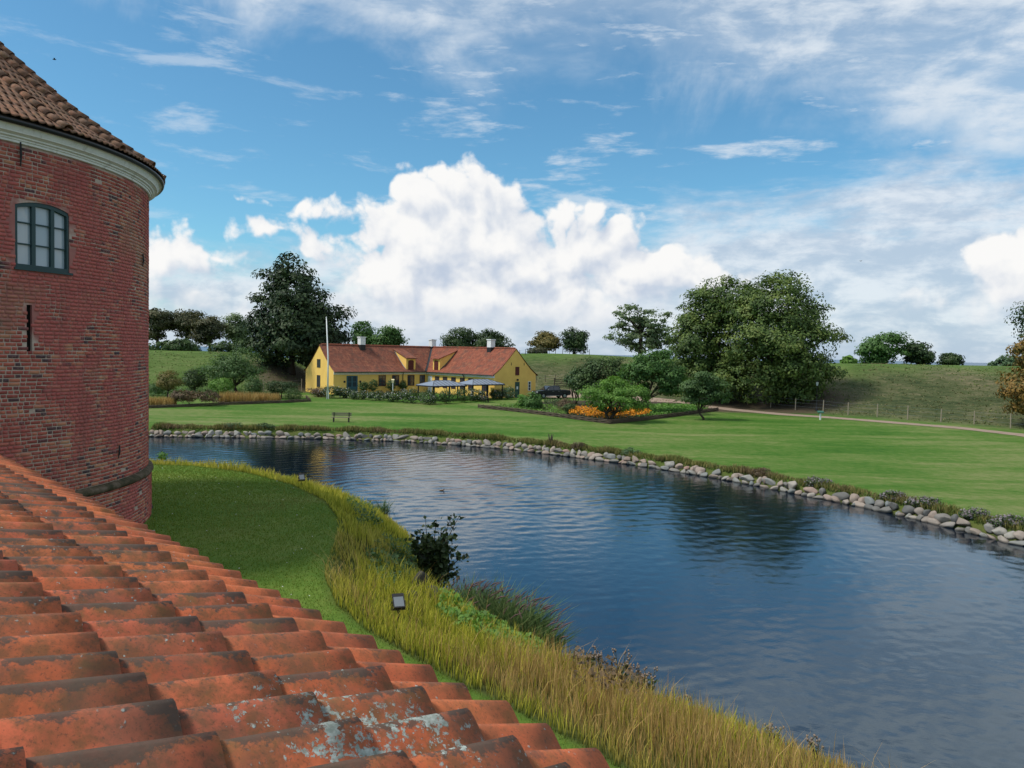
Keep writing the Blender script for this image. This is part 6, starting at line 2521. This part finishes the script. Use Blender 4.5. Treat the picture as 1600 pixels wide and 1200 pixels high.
# ------------------------------------------------------------------ lamp post and sign box
x, y, z = on_ground(1275.5, 642)
o = thing('lamp_post', 'black lamp post with a white lantern below the right chestnut', 'lamp post', (x, y, z))
mb = MB()
mb.lathe([(.16, -.1), (.16, .25), (.11, .32), (.075, .9), (.06, 1.0), (.05, 2.95), (.08, 3.0), (.05, 3.05)], 10)
part('post', mb, M['iron'], o, True)
mb = MB()
mb.lathe([(.10, 3.06), (.20, 3.50)], 6)
part('lantern_glass', mb, M['lamp_glass'], o)
mb = MB()
mb.lathe([(.245, 3.50), (.14, 3.66), (.05, 3.72), (.04, 3.84), (.001, 3.88)], 6)
for k in range(6):
    a = 2 * PI * k / 6
    mb.tube([(.105 * math.cos(a), .105 * math.sin(a), 3.05), (.205 * math.cos(a), .205 * math.sin(a), 3.50)], .012, 4)
part('lantern_cap', mb, M['iron'], o)
x, y, z = on_ground(1281.5, 656)
o = thing('sign_stand', 'small green-topped sign stand at the edge of the path', 'sign', (x, y, z))
part('post', MB().bx(-.08, -.05, -.1, .08, .05, .78), M['white'], o)
mb = MB()
mb.box((0, -.03, .88), (.66, .42, .10), Matrix.Rotation(R(22), 3, 'X'))
part('board', mb, M['greenbox'], o)


# ------------------------------------------------------------------ fences
def post_fence(name, label, pts, h, wires, r=0.05, mat='wood_pale', cat='fence'):
    o0 = pts[0]
    o = thing(name, label, cat, (o0[0], o0[1], o0[2]))
    rs = random.Random(len(pts))
    tops = []
    for p in pts:
        q = (p[0] - o0[0], p[1] - o0[1], p[2] - o0[2])
        hh = h * rs.uniform(.93, 1.06)
        mb = MB()
        t = (q[0] + rs.uniform(-.04, .04), q[1], q[2] + hh)
        mb.tube([(q[0], q[1], q[2] - .3), t], [r * 1.1, r], 6)
        part('post', mb, M[mat], o)
        tops.append((q, hh))
    for f in wires:
        mb = MB()
        for (a, ha), (b, hb) in zip(tops[:-1], tops[1:]):
            mb.tube([(a[0], a[1] - .05, a[2] + ha * f), ((a[0] + b[0]) / 2, (a[1] + b[1]) / 2 - .05, (a[2] + b[2]) / 2 + (ha + hb) / 2 * f - .03), (b[0], b[1] - .05, b[2] + hb * f)], 0.007, 3, False)
        part('wire', mb, M['rim'], o)
    return o


post_fence('wire_fence', 'wire fence with pale wooden posts along the foot of the right rampart',
           [on_ground(px, py) for px, py in ((1640, 677), (1579, 669), (1522, 663.5), (1470, 660), (1418, 656), (1370.5, 652), (1325, 648.5), (1286, 644.5), (1242.5, 641), (1204, 637), (1168, 632), (1133, 627))], 1.55, (.35, .65, .92), 0.06)
fpx = [(812, 552), (821, 552), (839, 551), (848.5, 551), (858, 551.5), (868, 552), (879, 552), (890, 553), (901, 553.5), (912, 554), (921, 555)]
fp = []
for px, py in fpx:
    P_ = atY(px, py, 137.0)
    fp.append((P_[0], 137.0, gz(P_[0], 137.0)))
post_fence('paddock_fence', 'thin post fence on the rampart top before the yellowish maple', fp, 1.0, (.5, .9), 0.05, 'wood_dark')
post_fence('garden_wire_fence', 'pale post fence behind the left garden at the rampart foot', [on_ground(px, py) for px, py in ((395, 612), (412, 612), (440, 612), (471, 611))], 1.7, (.3, .6, .9), 0.05, 'wood_pale')
post_fence('pasture_fence', 'thin fence on the rampart slope right of the house', [on_ground(px, py) for px, py in ((838, 598), (852, 597), (868, 596), (884, 595))], 1.1, (.5, .9), 0.045, 'wood_dark')
# field gate by the pickup
x, y, z = on_ground(876, 606)
o = thing('field_gate', 'wooden field gate behind the pickup truck', 'gate', (x, y, z), R(8))
for s in (-1.0, 1.0):
    part('post', MB().bx(s - .07, -.07, -.2, s + .07, .07, 1.45), M['wood_dark'], o)
for k in range(4):
    part('rail', MB().bx(-.92, -.03, .25 + k * .3, .92, .03, .34 + k * .3), M['wood_dark'], o)
mb = MB()
mb.tube([(-.9, -.05, .28), (.9, -.05, 1.2)], .04, 4)
part('brace', mb, M['wood_dark'], o)


def wattle(name, label, pxs, h):
    pts = [on_ground(px, py) for px, py in pxs]
    o0 = pts[0]
    o = thing(name, label, 'fence', o0)
    rs = random.Random(12)
    P2 = []
    for a, b in zip(pts[:-1], pts[1:]):
        n = max(2, int(math.hypot(b[0] - a[0], b[1] - a[1]) / 0.85))
        for k in range(n):
            f = k / n
            P2.append(tuple(a[i] + (b[i] - a[i]) * f - o0[i] for i in range(3)))
    P2.append(tuple(pts[-1][i] - o0[i] for i in range(3)))
    P2 = [(q[0], q[1], gz(q[0] + o0[0], q[1] + o0[1]) - o0[2]) for q in P2]
    for q in P2:
        hh = h * rs.uniform(1.05, 1.3)
        mb = MB()
        mb.tube([(q[0], q[1], q[2] - .2), (q[0] + rs.uniform(-.03, .03), q[1], q[2] + hh)], [.032, .026], 5)
        part('stake', mb, M['wattle'], o)
    nb = 4
    for r_ in range(nb):
        mb = MB()
        line = []
        for i, q in enumerate(P2):
            d = Vector((P2[min(i + 1, len(P2) - 1)][0] - P2[max(i - 1, 0)][0], P2[min(i + 1, len(P2) - 1)][1] - P2[max(i - 1, 0)][1], 0)).normalized()
            sgn = 1 if (i + r_) % 2 else -1
            line.append((q[0] - d.y * .05 * sgn, q[1] + d.x * .05 * sgn, q[2] + h * (r_ + .55) / nb + rs.uniform(-.012, .012)))
        mb.tube(line, [h / nb * rs.uniform(.42, .56) for _ in line], 5)
        part('weave_rod', mb, M['wattle'], o, True)


wattle('wattle_fence', 'low woven wattle edging, two sides meeting at a corner before the apple tree', [(747, 637.5), (800, 643), (850, 649), (900, 656), (953, 663), (1010, 657), (1060, 650.5), (1122, 642)], 0.42)
wattle('wattle_edging', 'low dark woven edging round the left garden', [(225, 638.5), (300, 635.5), (380, 632), (440, 630), (485, 627.5), (478, 622)], 0.34)


# garden beds
def bed(name, pxs, mat):
    pts = [on_ground(px, py) for px, py in pxs]
    c = np.mean(np.array(pts), 0)
    V = [(p[0], p[1]) for p in pts]
    # fan with inner rings so the sheet follows the ground
    rings = [1.0, 0.75, 0.5, 0.25]
    VV = []
    for r_ in rings:
        for v in V:
            VV.append((c[0] + (v[0] - c[0]) * r_, c[1] + (v[1] - c[1]) * r_))
    VV.append((c[0], c[1]))
    VV = np.array(VV)
    Z = ground(VV)['z'] + 0.06
    n = len(V)
    F = []
    for k in range(len(rings) - 1):
        for i in range(n):
            j = (i + 1) % n
            F.append((k * n + i, k * n + j, (k + 1) * n + j, (k + 1) * n + i))
    k = (len(rings) - 1) * n
    for i in range(n):
        F.append((k + i, k + (i + 1) % n, len(VV) - 1, len(VV) - 1))
    bm = MB()
    bm.v = [tuple(v) for v in np.column_stack([VV, Z])]
    bm.f = [f if f[2] != f[3] else f[:3] for f in F]
    bm.mi = [0] * len(F)
    tag(link(name, bm.mesh(name, mat)), kind='structure')
    return pts


bed('garden_soil', [(752, 636.8), (800, 642), (850, 648), (900, 655), (953, 661.5), (1010, 656), (1060, 650), (1118, 641), (1060, 630), (960, 626), (860, 628)], M['soil'])


def patch(name, kind_, pxpoly, n, h, leaf, mats, rng, label=None, cat=None, frac=None):
    """leafy ground cover inside a pixel polygon"""
    poly = np.array([on_ground(px, py)[:2] for px, py in pxpoly])
    lo, hi = poly.min(0), poly.max(0)
    P = np.stack([rng.uniform(lo[0], hi[0], n * 4), rng.uniform(lo[1], hi[1], n * 4)], 1)
    d, ins = seg_dist(P, poly)
    P = P[ins][:n]
    Z = ground(P)['z']
    hh = h * (0.75 + 0.25 * np.sin(P[:, 0] * 3.3) * np.sin(P[:, 1] * 2.7))
    q = rng.uniform(0, 1, len(P)) ** 0.6
    C = np.column_stack([P, Z + hh * q])
    N = rng.normal(size=C.shape) * 0.7 + np.array([0, -0.2, 0.9])
    V, F = leaves_np(C, N, leaf, rng, aspect=0.75)
    if frac:
        top = q > (1 - frac)
        mi = np.where(top & (rng.uniform(0, 1, len(P)) < 0.9), 1, 0)
        me = mesh_np(name, V, F, [M[m] for m in mats], False, None, mi)
    else:
        me = mesh_np(name, V, F, [M[mats[0]]])
    o = link(name, me)
    if kind_:
        o['kind'] = kind_
    if label:
        tag(o, label, cat)
    return o


rng = np.random.default_rng(55)
patch('bank_herbs', 'stuff', [(572, 868), (600, 850), (648, 862), (652, 905), (605, 935), (575, 905)], 900, 0.42, 0.12, ['apple'], rng)
patch('bank_docks', 'stuff', [(880, 1050), (935, 1062), (1010, 1090), (1000, 1125), (900, 1100)], 1300, 0.75, 0.10, ['reddish'], rng)
patch('bank_leaves', 'stuff', [(690, 950), (760, 985), (850, 1030), (840, 1050), (740, 1010), (680, 970)], 1400, 0.6, 0.13, ['fresh'], rng)
patch('far_bank_herbs', 'stuff', [(540, 790), (580, 800), (600, 830), (560, 830)], 700, 0.5, 0.12, ['apple'], rng)
patch('orange_flowers', 'stuff', [(888, 651), (900, 655), (950, 660), (1012, 654), (1018, 649), (960, 645), (905, 644), (893, 645)], 6000, 1.0, 0.16, ['rosebush', 'orange'], rng, frac=0.42)
patch('vegetable_rows', 'stuff', [(1000, 654), (1062, 648.5), (1092, 644), (1085, 638), (1040, 634), (990, 636), (985, 645)], 3800, 0.5, 0.22, ['veg'], rng)
patch('vegetable_plants', 'stuff', [(1080, 645), (1110, 641), (1095, 635), (1050, 633)], 900, 0.4, 0.2, ['fresh'], rng)
patch('low_bed_plants', 'stuff', [(760, 637), (820, 643), (885, 651), (890, 643), (860, 634), (800, 633)], 2600, 0.34, 0.17, ['fresh'], rng)
patch('herb_border', 'stuff', [(850, 634), (900, 639), (905, 632), (880, 627), (850, 627)], 1300, 0.5, 0.16, ['rosebush'], rng)
shrub_px(868, 622, 900, 644, 'grey-brown lavender mound behind the orange flowers', 'reddish', 410, 900, 0.14, None, False, 'lavender_bush')
shrub_px(880, 628, 900, 648, 'dark green leafy mound at the left end of the orange flowers', 'hedge', 411, 700, 0.15, None, False, 'herb_bush')


def grass_clump(px0, px1, ytop, ybase, label, seed, mat='strawgrass', n=1500):
    rng = np.random.default_rng(seed)
    xm = (px0 + px1) / 2
    x, y, z = on_ground(xm, ybase)
    w = (px1 - px0) / 1200.0 * y / 2
    h = (ybase - ytop) / 1200.0 * y
    o = thing('ornamental_grass', label, 'grass clump', (x, y, z), 0, 'straw coloured grasses in the left garden')
    pts = np.column_stack([rng.uniform(-w, w, n), rng.uniform(-.8, .8, n), np.full(n, -.02)])
    blades('grass_stems', pts, h * 0.95, 0.05, mat, rng, 0.30, 2, None, o)


grass_clump(228, 272, 620, 635, 'straw yellow ornamental grass beside the tower', 601)
grass_clump(345, 400, 612, 630, 'straw coloured ornamental grass below the large apple tree', 602)
grass_clump(395, 435, 614, 628, 'straw coloured ornamental grass right of the apple tree', 603)
patch('dry_bed_plants', 'stuff', [(330, 632), (440, 627), (436, 617), (345, 618)], 2400, 0.5, 0.16, ['reddish'], rng)
patch('garden_undergrowth', 'stuff', [(228, 622), (340, 620), (410, 617), (405, 609), (300, 610), (228, 612)], 3400, 0.7, 0.20, ['apple'], rng)


# ------------------------------------------------------------------ pickup truck
def pickup():
    x, y, z = on_ground(861, 622.5)
    o = thing('pickup_truck', 'black pickup truck parked at the right end of the house', 'pickup', (x, y, z + .04), math.atan2(-.44, -.90))
    # local x forward, y left
    W = 0.93
    def extr(prof, y0, y1, mb):
        n = len(prof)
        b = len(mb.v)
        for yy in (y0, y1):
            for (px, pz_) in prof:
                mb.v.append((px, yy, pz_))
        for i in range(n):
            j = (i + 1) % n
            mb.face(b + i, b + j, b + n + j, b + n + i)
        mb.face(*[b + i for i in range(n)][::-1])
        mb.face(*[b + n + i for i in range(n)])
    mb = MB()
    def arch(cx, r=.44):
        return [(cx + r * math.cos(a), .40 + r * math.sin(a)) for a in (PI, 2.6, 2.1, PI / 2, 1.05, .55, 0)]
    low = [(2.62, .48), (2.66, .70), (2.60, 1.02), (1.45, 1.14), (-2.62, 1.14), (-2.66, .62), (-2.60, .48)]
    under = [(-2.15, .42)] + [(p[0], p[1]) for p in arch(-1.68)][0:] + [(1.1, .36)] + [(p[0], p[1]) for p in arch(1.72)] + [(2.4, .42)]
    extr(low + under, -W, W, mb)
    body = part('body', mb, M['truck'], o)
    mb = MB()
    # cabin shell
    cab0 = [(1.42, 1.141), (0.62, 1.74), (-0.85, 1.78), (-1.02, 1.141)]
    b = len(mb.v)
    for yy, ins in ((-W, .0), (W, .0)):
        for (px, pz_) in cab0:
            k = 0.14 if pz_ > 1.5 else 0.02
            mb.v.append((px, (abs(yy) - k) * (1 if yy > 0 else -1), pz_))
    for i in range(4):
        j = (i + 1) % 4
        mb.face(b + i, b + j, b + 4 + j, b + 4 + i)
    mb.face(b + 3, b + 2, b + 1, b)
    mb.face(b + 4, b + 5, b + 6, b + 7)
    part('cabin', mb, M['truck'], o)
    mb = MB()
    mb.quad((1.36, -.80, 1.20), (1.36, .80, 1.20), (.69, .70, 1.705), (.69, -.70, 1.705))
    mb.v = [(p[0] + .012, p[1], p[2] + .012) for p in mb.v]
    part('windscreen', mb, M['carglass'], o)
    for s in (-1, 1):
        for (xa, xb, xc, xd) in ((1.16, .12, .12, .64), (.04, -.90, -.80, .04)):
            mb = MB()
            mb.quad((xa, s * (W - .012), 1.20), (xb, s * (W - .012), 1.20), (xc, s * (W - .118), 1.68), (xd, s * (W - .118), 1.68))
            part('side_window', mb, M['carglass'], o)
        mb = MB()
        mb.box((1.05, s * (W + .12), 1.26), (.12, .2, .15))
        part('mirror', mb, M['chrome'], o)
        mb = MB()
        mb.box((2.55, s * .70, .86), (.16, .36, .18))
        part('headlight', mb, M['lamp_glass'], o)
        mb = MB()
        mb.box((-2.645, s * .84, .92), (.06, .14, .32))
        part('taillight', mb, M['redwood'], o)
        mb = MB()
        for xh in (0.2, -.72):
            mb.box((xh, s * (W + .012), 1.02), (.2, .03, .035))
        part('door_handle', mb, M['chrome'], o)
        mb = MB()
        mb.bx(-.95, s * W, .36, 1.15, s * (W + .12), .42)
        part('side_step', mb, M['chrome'], o)
    mb = MB()
    mb.bx(2.61, -.46, .62, 2.69, .46, .96)
    part('grille', mb, M['chrome'], o)
    mb = MB()
    mb.bx(2.56, -.95, .42, 2.74, .95, .58)
    part('bumper', mb, M['iron'], o)
    # bed opening: dark cover
    mb = MB()
    mb.bx(-2.56, -.80, 1.142, -1.08, .80, 1.165)
    part('bed_cover', mb, M['tyre'], o)
    for (cx, s) in ((1.72, -1), (1.72, 1), (-1.68, -1), (-1.68, 1)):
        mb = MB()
        n0 = 18
        prof = [(.22, -.11), (.36, -.125), (.39, -.09), (.39, .09), (.36, .125), (.22, .11)]
        t = MB()
        t.lathe(prof, n0)
        mb.v = [(cx + p[0], s * (W - .08) + p[2], .39 + p[1]) for p in t.v]
        mb.f = t.f
        mb.mi = t.mi
        wh = part('wheel', mb, M['tyre'], o, True)
        t = MB()
        t.lathe([(.001, .08), (.06, .085), (.20, .07), (.225, .105)], 12)
        mb = MB()
        mb.v = [(cx + p[0], s * (W - .08 + p[2]), .39 + p[1]) for p in t.v]
        mb.f = t.f
        mb.mi = t.mi
        part('rim', mb, M['rim'], wh)


pickup()
